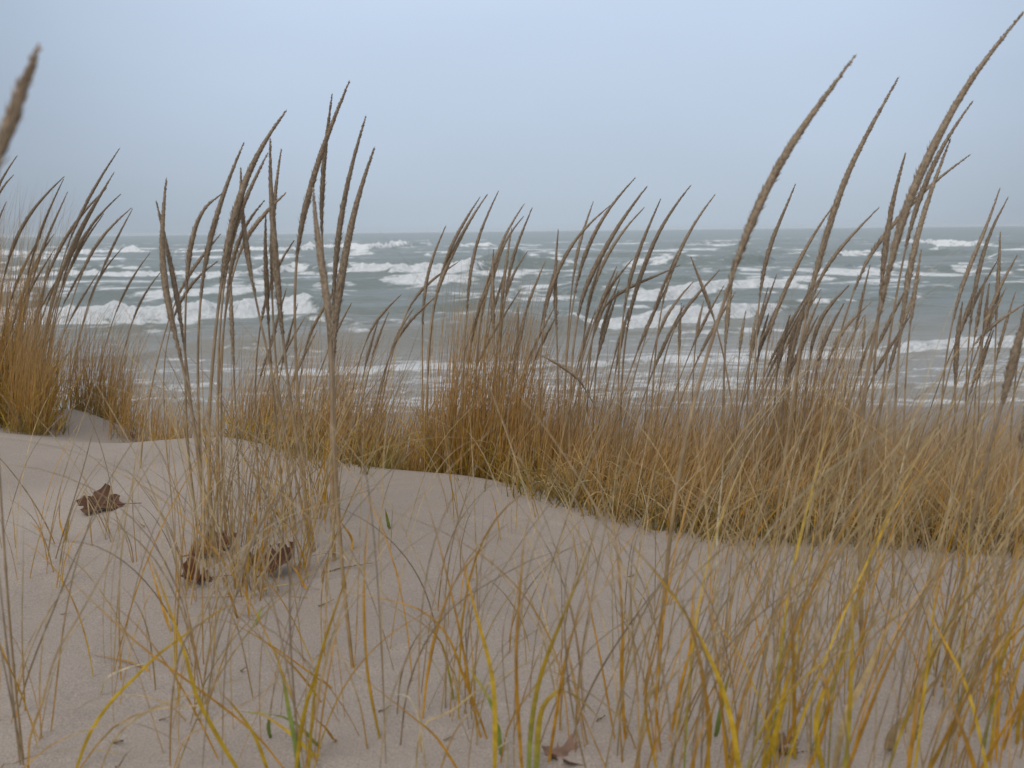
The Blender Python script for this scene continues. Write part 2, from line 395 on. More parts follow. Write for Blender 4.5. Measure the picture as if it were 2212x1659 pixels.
for k, (pts, hp, fm, back) in enumerate(BR):
    pts = np.array(pts, float)
    x1 = tt*FPX + W0/2
    py = np.interp(x1, pts[:, 0], pts[:, 1])
    hh = np.interp(x1, pts[:, 0], hp, left=hp[0] if pts[0, 0] < -100 else 0, right=hp[-1] if pts[-1, 0] > 2212 else 0)
    ff = np.interp(x1, pts[:, 0], fm)
    inside = (x1 > pts[0, 0]-40) & (x1 < pts[-1, 0]+40)
    yb = pd(x1, py)
    yb = yb*(1 + 0.03*(fbm(x1/150, x1*0+k*3.3, 3, 7)-0.5) + 0.010*ff*(vnoise(x1/19, x1*0+k, 8)-0.5))
    A = hh*(1-.34*ff)/FPX*yb
    A = A*(0.84+0.32*fbm(x1/110., x1*0+k*1.7, 3, 31))*(1+ff*0.45*(fbm(x1/26., x1*0+k*2.7, 3, 33)-.5))
    ci = np.nonzero(inside & (A > 0.004))[0]
    if not len(ci): continue
    c0, c1 = ci[0], ci[-1]+1
    lo_d, hi_d = yb[ci].min()-8, yb[ci].max()+14+back*6+14*A.max()
    ri = np.nonzero((dr > lo_d) & (dr < hi_d))[0]
    if not len(ri): continue
    sl_ = (slice(ri[0], ri[-1]+1), slice(c0, c1))
    wx_, wy_, rs_ = WX[sl_], WY[sl_], rowsp[sl_]
    YB = yb[None, c0:c1]; AA = np.maximum(A, 1e-4)[None, c0:c1]; F1 = (ff*inside)[None, c0:c1]; edge = (A > 0.01)[None, c0:c1]
    brk = fbm(wx_/1.6, wy_/1.2, 4, 170+k); F1 = np.clip(F1 + (brk-.5)*3.2*F1*(1-F1), 0, 1)
    s = wy_ - YB + F1*AA*1.3*(fbm(wx_/1.7, wy_/3.0, 3, 140+k)-0.5)
    Lf = 1.6*AA*(1+0.8*(1-F1)) + rs_*0.8
    rise = sstep(0, 1, s/Lf)
    fall = np.exp(-np.maximum(s-Lf, 0)/(3.2*AA + 0.6))
    lump = fbm(wx_/1.1, wy_/0.8, 4, 100+k)
    fine = fbm(wx_/.45, wy_/.45, 3, 200+k)-.5
    hgt[sl_] += np.where(edge, AA*rise*fall*(1 + F1*(0.8*(lump-0.5)+.5*fine)), 0)
    fmask = sstep(-0.25, 0.25, s/np.maximum(Lf, .2))*np.exp(-np.maximum(s - Lf - back*0.35, 0)/(back*0.6+0.15))
    f_new = np.where(edge, F1*fmask*(0.50+0.85*lump), 0)
    lace = np.exp(-np.maximum(s-Lf, 0)/(back*3+1.0))*sstep(-1.5, 0.0, s)*(s > -1.5)
    f_new = np.maximum(f_new, np.where(edge, F1*0.34*lace*(0.6+0.8*lump), 0))
    foam[sl_] = np.maximum(foam[sl_], f_new)
# wash lace near the shore and thin streaks farther out
wrp = 1.6*(fbm(WX/5, WY/5, 3, 299)-.5)
st = 0.6*fbm(WX/2.6, (WY+wrp)/0.8, 4, 300) + 0.4*np.abs(fbm(WX/0.9, (WY+wrp)/0.45, 3, 301)-.5)*2.2+.12
shore = sstep(40, 25, D)
foam = np.maximum(foam, 0.8*shore*np.clip((st-0.46)*2.6, 0, 0.66)*(0.35+0.9*fbm(WX/7, WY/3, 2, 305)))
st2 = fbm(WX/7, WY/2.2, 4, 310)
foam = np.maximum(foam, sstep(260, 60, D)*np.clip((st2-0.50)*1.5, 0, 0.36))
foam = np.maximum(foam, sstep(500, 120, D)*sstep(60, 120, D)*np.clip((fbm(WX/14, WY/6, 3, 315)-0.66)*6, 0, 0.9))
foam = np.maximum(foam, amb*sstep(600, 200, D)*np.clip((fbm(WX/5, WY/3, 4, 317)-.52)*5, 0, .85))
foam = np.maximum(foam, amb*sstep(140, 60, D)*np.clip((fbm(WX/2, WY/1.2, 4, 319)-.5)*4, 0, .7)*.8)
lacem = np.clip(sstep(31, 24, D)*(fbm(WX/5, WY/2.0, 3, 330)-.36)*3.2, 0, 1)
turb = np.clip(0.95*sstep(46, 22, D) + 0.25*(fbm(WX/9, WY/6, 3, 320)-0.5)*sstep(120, 40, D), 0, 1)
shallow = sstep(17.5, 21, D)
hgt *= shallow
me = mesh_np('lake', np.stack([WX, WY, hgt], -1).reshape(-1, 3), grid_faces(*D.shape)[:, ::-1][:, [0, 1, 2, 3]], mat_water(), attr={'foam': foam, 'turbid': turb, 'lace': lacem})
me.flip_normals() if me.polygons[0].normal.z < 0 else None
lo = link('water', me); tag(lo, 'grey green lake with rows of white breaking waves', kind='structure')

# ------------------------------------------------------------------ grass geometry
def blade_batch(roots, L, az, th0, th1, w, cb, cm, ct, nseg=7, pw=1.4, wob=0.12, az2=None, flat=None):
    """ribbons: roots (n,3); th = angle from upright along the blade; returns V, F, col"""
    n = len(roots)
    s = np.linspace(0, 1, nseg+1)
    th = th0[:, None] + (th1-th0)[:, None]*s[None]**pw
    th = th + wob*np.sin(s[None]*rng.uniform(2, 7, (n, 1)) + rng.uniform(0, 6, (n, 1)))*s[None]
    azz = az[:, None] + (0 if az2 is None else (az2[:, None])*s[None])
    d = np.stack([np.sin(th)*np.cos(azz), np.sin(th)*np.sin(azz), np.cos(th)], -1)
    step = (L/nseg)[:, None, None]
    P = roots[:, None, :] + np.concatenate([np.zeros((n, 1, 3)), np.cumsum((d[:, :-1]+d[:, 1:])/2*step, 1)], 1)
    return ribbon(P, d, w, cb, cm, ct)
def ribbon(P, d, w, cb, cm, ct, fold=False, sidea=None):
    n, m = P.shape[:2]
    s = np.linspace(0, 1, m)
    phi = rng.uniform(-0.9, 0.9, n) if sidea is None else sidea
    side0 = np.stack([np.cos(phi), np.sin(phi), 0*phi], -1)[:, None, :]
    tw = rng.uniform(-0.8, 0.8, (n, 1))*s[None]
    side = side0*np.cos(tw)[..., None] + np.cross(d, side0*np.ones((1, m, 1)))*np.sin(tw)[..., None]
    side = side - d*np.sum(side*d, -1, keepdims=True)
    side /= np.linalg.norm(side, axis=-1, keepdims=True)+1e-9
    ww = (w[:, None]*np.minimum(1, 0.7+1.5*s)[None]*(1-s[None]**2.2)**0.8 + 0.00012)[..., None]
    c = np.where(s[None, :, None] < 0.4, cb[:, None]*(1-s[None, :, None]/0.4)+cm[:, None]*(s[None, :, None]/0.4),
                 cm[:, None]*(1-((s[None, :, None]-0.4)/0.6)**1.5)+ct[:, None]*((s[None, :, None]-0.4)/0.6)**1.5)
    if fold:
        nrm = np.cross(d, side)
        Vv = np.stack([P-side*ww/2+nrm*ww*0.16, P, P+side*ww/2+nrm*ww*0.16], 2)
        k = 3
    else:
        Vv = np.stack([P-side*ww/2, P+side*ww/2], 2); k = 2
    V = Vv.reshape(-1, 3)
    col = np.repeat(c[:, :, None], k, 2).reshape(-1, 3)
    base = (np.arange(n)*m*k)[:, None] + (np.arange(m-1)*k)[None]
    Fs = [np.stack([base+j, base+j+1, base+j+1+k, base+j+k], -1).reshape(-1, 4) for j in range(k-1)]
    return V, np.concatenate(Fs), col
def tube(P, R, colr, sides=6):
    """tapered tube along P (m,3) with radii R and colours (m,3)"""
    P = np.asarray(P); m = len(P)
    d = np.gradient(P, axis=0); d /= np.linalg.norm(d, axis=1, keepdims=True)+1e-9
    ref = np.array([0, 1.0, 0.01])
    a = np.cross(d, ref); a /= np.linalg.norm(a, axis=1, keepdims=True)+1e-9
    b = np.cross(d, a)
    th = np.arange(sides)*2*math.pi/sides
    V = P[:, None] + (a[:, None]*np.cos(th)[None, :, None] + b[:, None]*np.sin(th)[None, :, None])*np.asarray(R)[:, None, None]
    i = np.arange(m*sides).reshape(m, sides)
    j = np.roll(i, -1, 1)
    F = np.stack([i[:-1], j[:-1], j[1:], i[1:]], -1).reshape(-1, 4)
    return V.reshape(-1, 3), F, np.repeat(colr, sides, 0), d
def crom(P, n):
    """smooth curve through points, n samples evenly along its length"""
    P = np.asarray(P, float)
    Q = np.vstack([2*P[0]-P[1], P, 2*P[-1]-P[-2]])
    out = []
    for i in range(1, len(Q)-2):
        t = np.linspace(0, 1, 14, endpoint=False)[:, None]
        p0, p1, p2, p3 = Q[i-1], Q[i], Q[i+1], Q[i+2]
        out.append(0.5*((2*p1)+(-p0+p2)*t+(2*p0-5*p1+4*p2-p3)*t**2+(-p0+3*p1-3*p2+p3)*t**3))
    out = np.vstack(out+[P[-1:]])
    L = np.concatenate([[0], np.cumsum(np.linalg.norm(np.diff(out, axis=0), axis=1))])
    u = np.linspace(0, L[-1], n)
    return np.stack([np.interp(u, L, out[:, k]) for k in range(out.shape[1])], -1), L[-1]
def catm(parts):
    Vs, Fs, Cs, o = [], [], [], 0
    for V, F, c in parts:
        Vs.append(V); Fs.append(F+o); Cs.append(c); o += len(V)
    return np.concatenate(Vs), np.concatenate(Fs), np.concatenate(Cs)

def hexc(*c): return np.array(c, float)
TAN = hexc(.42, .32, .195); HEADC = hexc(.335, .255, .175); HEADD = hexc(.31, .235, .165)
ORANGE = hexc(.53, .275, .03); YEL = hexc(.58, .385, .035); STRAW = hexc(.46, .34, .17); PALE = hexc(.56, .48, .33)
RED = hexc(.40, .235, .11); OLIVE = hexc(.27, .25, .06); GREEN = hexc(.16, .20, .045); BROWN = hexc(.33, .235, .12); MAUVE = hexc(.38, .29, .195)

def build_stalk(head_px, stem_px, d_foot, rad, lean, cat_col=1.0, smooth=True):
    """head_px tip -> head base (pixels), stem_px on to the foot; returns the Empty"""
    pts = head_px + stem_px
    n = len(pts)
    if smooth:
        a_ = np.array(pts, float)
        for _ in range(2):
            a_[1:-1] = a_[1:-1]*.5 + (a_[:-2]+a_[2:])*.25
        pts = [tuple(q) for q in a_]
    Y = [d_foot + lean*(1-i/(n-1)) for i in range(n)]
    W = [at(px, py, y) for (px, py), y in zip(pts, Y)]
    W[-1][2] = float(ground(W[-1][0], W[-1][1])) - 0.01
    foot = np.array(W[-1])
    root = thing('seed_stalk', tuple(foot))
    W = np.array(W) - foot
    full, L = crom(W[::-1], 90)                 # foot -> tip
    hp, Lh = crom(W[:len(head_px)], 10)
    nh = max(8, int(90*Lh/L))
    stem = full[:90-nh+3]; head = full[90-nh:]
    # stem
    us = np.linspace(0, 1, len(stem))[:, None]
    c0 = (ORANGE*0.35+TAN*0.55)*(1-us)+HEADC*us
    c0 = c0*rng.uniform(.82, 1.1)
    R = np.linspace(rad*0.48, rad*0.40, len(stem))
    for q in (0.28, 0.55): R[int(q*len(R))] *= 1.5
    V, F, c, _ = tube(stem, R, c0, 6)
    # a sheathing leaf along the lower stem
    link('stem', mesh_np('stem', V, F, M_STEM, c), root)
    # seed head: dense spike of overlapping spikelets
    head, Lh = crom(head, 60)
    u = np.linspace(0, 1, 60)
    rp = 1.22*rad*np.minimum(1, sstep(0, .34, u)*0.7+0.30)*np.clip(1-((u-0.40)/0.60).clip(0)**1.7, 0.02, 1)**0.8
    rp = rp*(1+0.09*(vnoise(u*11, u*0+foot[0]*31, 3)-0.5))
    tone = rng.uniform(.85, 1.12)*cat_col
    cc = (HEADC[None]*(0.93+0.14*vnoise(u*20, u*0+foot[0]*9, 5))[:, None])*tone
    V, F, c, d = tube(head, rp*0.72, cc, 7)
    parts = [(V, F, c)]
    ns = int(max(120, Lh*1900))
    k = np.sort(rng.uniform(0.0, 0.985, ns)); fi = k*59; i0 = fi.astype(int)
    fr_ = (fi-i0)[:, None]; i1 = np.minimum(i0+1, 59); P = head[i0]*(1-fr_)+head[i1]*fr_; dd = d[i0]
    a = np.cross(dd, rng.normal(size=(ns, 3))); a /= np.linalg.norm(a, axis=1, keepdims=True)+1e-9
    rr = (rp[i0]*(1-fr_[:, 0])+rp[i1]*fr_[:, 0])[:, None]
    sl = (rng.uniform(.010, .016, ns)*np.clip(1.15-k, .45, 1))[:, None]
    tilt = np.where(rng.uniform(0, 1, ns) < .25, rng.uniform(.3, .62, ns), rng.uniform(.10, .34, ns))[:, None]
    dr_ = dd*np.cos(tilt)+a*np.sin(tilt)
    sd_ = np.cross(dr_, a)
    p0 = P+a*rr*0.55; wd = rng.uniform(.0011, .0019, ns)[:, None]*(rad/0.006)
    V = np.stack([p0, p0+dr_*sl*.45+sd_*wd, p0+dr_*sl*(rr/rad*0.5+0.6), p0+dr_*sl*.45-sd_*wd], 1).reshape(-1, 3)
    F = np.arange(ns*4).reshape(-1, 4)
    pal = rng.uniform(0, 1, (ns, 1))
    cs = (HEADD*(1-pal)+hexc(.46, .37, .265)*pal)*tone
    parts.append((V, F, np.repeat(cs, 4, 0)))
    V, F, c = catm(parts)
    link('seed_head', mesh_np('seed_head', V, F, M_HEAD, c, smooth=False), root)
    return root

# group key, distance (None = raycast the foot), head points tip->base, stem points -> foot, radius mm, lean m, optional label
ST = [
# --- group A: tall foreground stalks left of centre
('A', None, [(337,432),(352,500),(372,580),(386,650),(400,755)], [(410,850),(425,970),(450,1190)], 5.0),
('A', None, [(360,382),(352,450),(346,520),(347,620),(374,703),(398,800)], [(415,870),(432,1000),(462,1200)], 6.5),
('A', None, [(528,306),(506,352),(480,420),(460,492),(440,560),(430,640)], [(425,760),(422,900),(440,1175)], 5.5),
('A', None, [(480,418),(448,444),(428,476),(416,516),(408,560),(402,640)], [(400,760),(405,950),(428,1150)], 5.0, 'sharply bent seed stalk kinked over just above the horizon beside the upright left group'),
('A', None, [(620,236),(572,296),(536,360),(520,424),(500,480),(486,540),(474,640)], [(462,740),(446,900),(440,1100),(470,1215)], 7.0),
('A', None, [(580,328),(552,380),(528,432),(514,472),(496,520),(480,600)], [(468,760),(462,950),(480,1190)], 5.0),
('A', None, [(520,360),(518,420),(524,488),(536,568),(550,640)], [(572,739),(608,891),(640,1040),(674,1190)], 5.0),
('A', None, [(584,296),(581,360),(586,440),(592,520),(602,640),(610,731)], [(624,851),(650,1031),(680,1190)], 6.5),
('A', None, [(608,320),(597,380),(591,440),(586,520),(584,620)], [(590,760),(610,950),(640,1150)], 5.0),
('A', None, [(618,416),(592,440),(560,472),(532,508),(508,548)], [(488,640),(470,780),(462,950),(470,1160)], 4.5),
('A', None, [(572,432),(540,466),(518,500),(500,560),(488,620)], [(476,760),(470,950),(486,1150)], 4.2),
('A', None, [(574,460),(572,510),(573,560),(576,640),(580,690)], [(586,800),(596,950),(618,1130)], 5.0),
('A', None, [(478,504),(440,544),(400,600),(376,646)], [(352,720),(325,830),(300,960),(302,1010)], 4.2),
('A', None, [(636,518),(608,556),(588,596),(574,640),(560,700)], [(548,790),(545,900),(562,1100)], 4.0),
('A', None, [(498,563),(497,631),(500,699),(504,771)], [(510,900),(520,1140)], 4.5),
('A', None, [(470,564),(430,586),(395,630),(365,690)], [(345,770),(345,900),(372,1090)], 3.2),
# --- group B
('B', None, [(756,172),(720,256),(688,340),(664,420),(648,500),(636,560)], [(630,660),(640,900),(668,1180)], 6.0),
('B', None, [(718,200),(708,272),(700,330),(696,400),(694,460),(692,505)], [(703,620),(714,760),(718,900),(724,1130)], 5.0),
('B', None, [(676,404),(678,452),(688,540),(704,620),(712,683),(718,755)], [(716,831),(717,1000),(735,1230),(762,1440)], 5.5, 'seed stalk rooted lowest on bare sand in the trio left of centre'),
('B', None, [(791,248),(760,344),(740,432),(728,520),(721,600),(719,660)], [(718,800),(722,1000),(738,1195)], 5.5),
('B', None, [(810,316),(784,384),(760,464),(744,552),(732,640),(722,703),(719,755)], [(716,900),(713,1080),(722,1210)], 7.5, 'thickest seed stalk left of centre, fat brown head leaning slightly right'),
# --- far left clump
('L', 3.9, [(38,335),(15,365),(-8,402),(-24,450),(-32,500)], [(-46,620),(-60,760),(-70,900)], 5.5),
('L', 3.8, [(30,377),(8,397),(-12,425),(-30,470)], [(-50,600),(-70,760),(-80,900)], 5.0),
('L', 3.9, [(14,435),(0,463),(-14,500),(-26,550)], [(-40,660),(-52,780),(-60,900)], 5.0),
('L', 3.8, [(140,380),(105,410),(70,450),(45,490),(25,530),(5,590)], [(-8,680),(-18,780),(-24,910)], 6.5),
('L', 3.9, [(138,385),(110,440),(90,490),(72,540),(60,590)], [(40,680),(20,780),(8,910)], 5.0),
('L', 3.9, [(147,412),(118,475),(98,520),(82,560),(66,610)], [(48,700),(34,800),(26,910)], 5.0),
('L', 3.7, [(260,318),(225,365),(200,415),(185,440),(165,480),(144,530)], [(115,620),(90,720),(66,900)], 5.5),
('L', 3.7, [(248,370),(215,425),(190,460),(165,510),(130,580),(115,640)], [(95,730),(80,820),(70,910)], 7.0),
('L', 3.8, [(262,418),(225,450),(195,485),(172,522),(152,570)], [(125,650),(100,750),(86,905)], 5.0),
('L', 3.7, [(285,448),(250,475),(215,515),(190,550),(170,600)], [(140,690),(118,790),(100,905)], 5.5),
('L', 3.8, [(287,450),(265,490),(235,545),(212,600)], [(180,690),(150,790),(130,900)], 4.5),
('L', 3.7, [(232,405),(190,440),(152,490),(125,540),(95,600)], [(70,690),(50,790),(40,905)], 6.0),
('L', 3.9, [(225,460),(190,500),(152,570),(126,630)], [(100,710),(80,800),(66,905)], 5.0),
('L', 4.0, [(325,545),(300,575),(270,620),(250,670)], [(225,740),(205,830),(196,925)], 4.2),
('L', 3.9, [(117,505),(90,540),(62,590),(42,640)], [(20,720),(4,810),(-6,905)], 5.0),
('L', 3.8, [(236,392),(205,440),(180,490),(152,545),(136,600)], [(112,690),(96,790),(88,905)], 5.0),
('L', 3.9, [(90,508),(62,548),(36,600),(20,650)], [(2,730),(-12,820),(-20,905)], 5.5),
('L', 4.0, [(265,535),(238,560),(208,602),(190,645)], [(170,720),(150,820),(142,905)], 4.2),
('L', 4.0, [(352,582),(322,612),(298,655),(282,700)], [(262,770),(245,850),(236,930)], 4.0),
('L', 4.0, [(210,470),(170,520),(130,580),(100,650)], [(70,740),(50,830),(42,905)], 5.5),
# --- left middle, behind the crest
('M', 3.2, [(754,566),(722,636),(690,680),(666,715),(652,762)], [(640,850),(636,1000)], 4.5),
('M', 3.2, [(868,635),(832,667),(808,695),(790,726)], [(765,800),(748,900),(742,1000)], 4.2),
('M', 3.1, [(840,674),(824,710),(812,742),(802,775)], [(785,850),(770,930),(765,1010)], 3.8),
('M', 3.1, [(944,638),(912,666),(888,690),(868,712),(852,738)], [(822,810),(800,900),(790,1010)], 4.5),
('M', 3.1, [(990,566),(960,586),(928,606),(900,634),(880,660)], [(848,740),(820,850),(806,1010)], 4.5),
('M', 3.1, [(894,666),(874,692),(856,724),(842,755)], [(820,840),(808,930),(802,1010)], 3.6),
# --- centre clump
('C', 3.0, [(964,486),(948,522),(932,558),(920,598),(914,650),(911,694)], [(911,800),(914,920),(920,1030)], 5.0),
('C', 2.95, [(1054,418),(1024,458),(1004,494),(984,534),(964,574),(944,622),(930,670)], [(922,760),(920,900),(924,1030)], 6.5),
('C', 3.0, [(1038,424),(1008,466),(986,508),(966,550),(944,600)], [(928,700),(920,820),(916,1030)], 5.0),
('C', 2.9, [(1078,410),(1052,462),(1032,510),(1020,558),(1012,606),(1008,670)], [(1002,760),(996,880),(996,1035)], 5.0),
('C', 2.95, [(1134,438),(1108,474),(1088,510),(1074,550),(1060,590),(1048,630),(1036,690)], [(1026,790),(1022,900),(1026,1040)], 5.5),
('C', 2.95, [(1150,448),(1132,490),(1112,538),(1100,582),(1092,622)], [(1080,720),(1072,850),(1072,1040)], 4.5),
('C', 3.1, [(1132,466),(1108,492),(1086,524),(1072,566),(1060,610)], [(1046,720),(1040,850),(1040,1040)], 4.5),
('C', 2.9, [(1106,490),(1096,542),(1090,590),(1084,650),(1081,690)], [(1078,780),(1078,900),(1082,1040)], 5.0),
('C', 3.0, [(1140,542),(1116,574),(1100,606),(1087,644)], [(1072,740),(1062,860),(1060,1040)], 4.0),
('C', 2.85, [(1066,538),(1062,590),(1064,650),(1066,730)], [(1070,800),(1072,900),(1078,1045)], 6.0),
('C', 3.0, [(1060,590),(1042,640),(1026,690),(1016,740)], [(1006,820),(1000,920),(1002,1040)], 5.0),
('C', 3.0, [(1120,666),(1118,710),(1118,762)], [(1118,850),(1116,940),(1118,1045)], 4.0),
# --- centre right clump
('E', 2.8, [(1206,494),(1202,542),(1198,598),(1198,650),(1204,710)], [(1206,800),(1206,920),(1208,1060)], 5.0),
('E', 2.85, [(1282,434),(1268,474),(1256,510),(1244,550),(1236,600)], [(1226,700),(1216,850),(1212,1060)], 4.2),
('E', 2.75, [(1374,382),(1344,414),(1312,450),(1288,494),(1268,534),(1252,582),(1240,622)], [(1226,720),(1214,860),(1212,1060)], 5.0),
('E', 2.8, [(1320,442),(1280,474),(1248,506),(1224,542),(1204,586),(1184,634),(1172,678)], [(1164,780),(1162,900),(1168,1050)], 5.0),
('E', 2.7, [(1400,400),(1376,430),(1344,470),(1320,514),(1296,558),(1272,598),(1256,642),(1244,686)], [(1232,780),(1226,900),(1230,1070)], 6.5),
('E', 2.8, [(1394,446),(1360,478),(1336,510),(1312,550),(1290,592),(1270,640)], [(1254,740),(1244,880),(1246,1070)], 4.5),
('E', 2.7, [(1428,428),(1408,474),(1388,518),(1372,562),(1356,614),(1344,670)], [(1336,770),(1330,900),(1332,1080)], 5.0),
('E', 2.7, [(1494,398),(1464,434),(1432,478),(1412,522),(1392,570),(1376,618),(1360,670),(1350,720)], [(1342,800),(1336,930),(1340,1090)], 6.0),
('E', 2.7, [(1546,418),(1512,458),(1488,502),(1464,546),(1444,598),(1428,650)], [(1412,750),(1402,900),(1402,1110)], 4.8),
('E', 2.75, [(1470,572),(1432,594),(1384,606),(1344,626),(1312,650),(1292,672)], [(1270,730),(1256,850),(1256,1070)], 4.0, 'seed stalk leaning almost flat to the right across the middle breakers'),
('E', 2.6, [(1492,554),(1512,606),(1528,646),(1544,690)], [(1566,760),(1590,880),(1606,1120)], 4.5, 'seed stalk leaning left against all its neighbours, right of centre'),
('E', 2.75, [(1472,654),(1468,710),(1465,770)], [(1464,860),(1466,960),(1470,1120)], 4.0),
('E', 2.7, [(1520,650),(1508,690),(1500,734)], [(1496,820),(1492,930),(1494,1120)], 4.0),
('E', 2.75, [(1368,558),(1344,586),(1320,614),(1296,652),(1282,690)], [(1270,780),(1264,900),(1268,1075)], 4.0),
('E', 2.7, [(1162,764),(1204,786),(1244,814),(1266,845)], [(1290,890),(1310,970),(1318,1080)], 4.5, 'broken seed stalk drooping down to the left in the centre clump'),
('E', 2.75, [(1555,582),(1527,612),(1507,636),(1487,660),(1447,705)], [(1425,780),(1410,900),(1410,1110)], 4.2),
('E', 2.75, [(1499,607),(1463,643),(1431,687),(1412,730)], [(1396,820),(1386,930),(1388,1100)], 4.2),
('E', 2.8, [(1300,560),(1284,600),(1270,650),(1262,700)], [(1252,800),(1248,920),(1252,1070)], 4.2),
('E', 2.8, [(1340,600),(1318,650),(1302,700),(1292,740)], [(1282,820),(1278,930),(1282,1075)], 4.2),
# --- right of centre clump
('R', 2.6, [(1587,563),(1575,620),(1571,691),(1565,755)], [(1562,840),(1560,950),(1566,1140)], 6.0),
('R', 2.5, [(1719,396),(1699,448),(1679,488),(1663,528),(1647,580),(1639,640)], [(1630,740),(1624,900),(1628,1150)], 5.0),
('R', 2.45, [(1803,440),(1767,488),(1739,536),(1715,584),(1687,648),(1667,690),(1655,731)], [(1644,830),(1640,950),(1648,1150)], 5.0),
('R', 2.6, [(1901,446),(1863,484),(1823,524),(1791,564),(1767,604),(1748,650)], [(1724,740),(1706,870),(1704,1150)], 4.5),
('R', 2.7, [(1611,671),(1603,711),(1595,755)], [(1590,850),(1588,960),(1594,1140)], 4.0),
('R', 2.7, [(1635,671),(1627,711),(1619,759)], [(1612,850),(1610,960),(1616,1140)], 4.2),
('R', 2.7, [(1661,675),(1648,711),(1636,762)], [(1626,860),(1622,960),(1630,1145)], 4.2),
('R', 2.6, [(1707,679),(1695,719),(1683,767),(1677,800)], [(1670,880),(1668,980),(1674,1150)], 5.5),
('R', 2.6, [(1723,687),(1711,731),(1698,780)], [(1688,870),(1684,980),(1690,1150)], 5.0),
('R', 2.6, [(1835,615),(1799,647),(1775,679),(1759,711),(1751,755)], [(1738,840),(1728,960),(1732,1155)], 5.5),
('R', 2.6, [(1823,655),(1800,695),(1780,731),(1764,775)], [(1750,860),(1742,970),(1746,1155)], 5.0),
('R', 2.7, [(1883,651),(1847,683),(1823,707),(1803,739),(1787,771)], [(1768,860),(1756,970),(1760,1155)], 4.5),
('R', 2.8, [(1869,679),(1850,707),(1826,752),(1812,790)], [(1790,870),(1776,980),(1778,1155)], 4.2),
('R', 2.7, [(1774,640),(1752,680),(1738,720),(1728,760)], [(1716,850),(1710,970),(1716,1150)], 4.2),
('R', 2.8, [(1869,679),(1867,710),(1864,745)], [(1858,830),(1852,950),(1856,1160)], 3.6),
# --- heroes right
('H', None, [(1851,116),(1807,176),(1751,248),(1707,312),(1675,368),(1647,424),(1623,480),(1599,536),(1579,600),(1563,660)], [(1545,715),(1519,787),(1495,883),(1475,971),(1455,1080),(1443,1180),(1430,1340),(1418,1490)], 6.3, 'large curved seed stalk right of centre, standing alone high against the sky'),
('H', None, [(1943,164),(1903,236),(1863,304),(1831,368),(1807,432),(1787,500),(1771,560),(1751,624),(1737,690)], [(1720,790),(1700,950),(1676,1150),(1655,1310)], 6.0, 'pale blurred seed stalk between the two largest curved stalks at right'),
('H', None, [(1957,328),(1939,384),(1927,440),(1917,492),(1909,560),(1902,640)], [(1890,760),(1874,950),(1866,1240)], 6.0, 'upright seed stalk crossing just left of the tallest right stalk'),
('H', None, [(2216,20),(2179,64),(2135,120),(2095,172),(2063,224),(2035,280),(2003,340),(1979,392),(1959,444),(1939,500),(1925,560),(1911,630),(1895,690)], [(1873,791),(1864,871),(1858,960),(1854,1080),(1858,1240),(1862,1400)], 7.0, 'tallest seed stalk, sweeping up to the top right corner of the sky'),
('H', None, [(2103,216),(2075,256),(2047,292),(2020,345),(1996,400),(1972,460),(1955,530)], [(1930,660),(1900,850),(1880,1050),(1876,1270)], 5.0, 'shorter seed stalk forking off behind the tallest right stalk'),
('H', None, [(2099,332),(2059,360),(2023,388),(1991,416),(1967,444),(1927,484),(1891,528),(1863,576),(1843,624)], [(1812,720),(1780,850),(1764,1000),(1770,1210)], 4.8, 'seed stalk leaning far right, crossing the tallest stalk above the horizon'),
('H', None, [(2055,296),(2035,344),(2019,392),(1999,444),(1983,504),(1967,560),(1955,640),(1943,711)], [(1932,850),(1926,1000),(1930,1290)], 5.8, 'soft seed stalk just right of the tallest stalk, its tip in the sky'),
('H', None, [(1990,540),(1982,590),(1975,640),(1965,690)], [(1954,800),(1946,980),(1950,1230)], 4.5, 'short seed stalk overlapping the right pair, its head over the waves'),
# --- far right
('F', 2.5, [(2161,404),(2143,460),(2123,512),(2099,560),(2075,620),(2055,685)], [(2034,800),(2022,950),(2028,1170)], 5.0),
('F', 2.5, [(2179,424),(2151,472),(2131,516),(2115,568),(2103,640),(2094,690)], [(2086,800),(2080,950),(2088,1175)], 5.0),
('F', 2.4, [(2161,500),(2159,560),(2155,620),(2151,691)], [(2148,800),(2146,950),(2152,1180)], 4.5),
('F', 2.4, [(2199,548),(2175,588),(2151,636),(2127,691),(2118,740)], [(2104,840),(2096,960),(2104,1175)], 4.5),
('F', 2.5, [(2137,611),(2131,659),(2123,723)], [(2114,830),(2108,950),(2112,1175)], 4.0),
('F', 2.4, [(2216,655),(2167,683),(2127,713),(2099,742)], [(2060,810),(2030,920),(2024,1170)], 3.8),
('F', 2.3, [(2079,651),(2069,710),(2063,770),(2062,835)], [(2064,920),(2066,1020),(2072,1180)], 5.5),
('F', None, [(2232,640),(2212,691),(2193,745),(2179,831),(2159,895)], [(2139,955),(2119,1023),(2095,1150),(2070,1300),(2052,1400),(2035,1480)], 6.5, 'thick dark seed stalk at the right edge with its foot on open sand'),
('F', 2.2, [(2240,560),(2218,640),(2206,710),(2198,770)], [(2186,880),(2176,1000),(2172,1190)], 5.0),
('F', None, [(2260,740),(2236,820),(2216,900),(2204,960)], [(2180,1080),(2160,1250),(2143,1480)], 5.0),
# --- left edge giant
('G', 0.62, [(85,98),(62,155),(40,208),(20,262),(3,320),(-15,390)], [(-38,520),(-60,750),(-70,1100),(-66,2300)], 4.6, 'large blurred seed head rising alone at the upper left edge'),
('G', None, [(-30,640),(-24,720),(-18,800),(-12,860)], [(0,1000),(10,1250),(30,1480),(50,1640)], 3.5, 'bare leaning stalk rooted in the bottom left corner'),
]
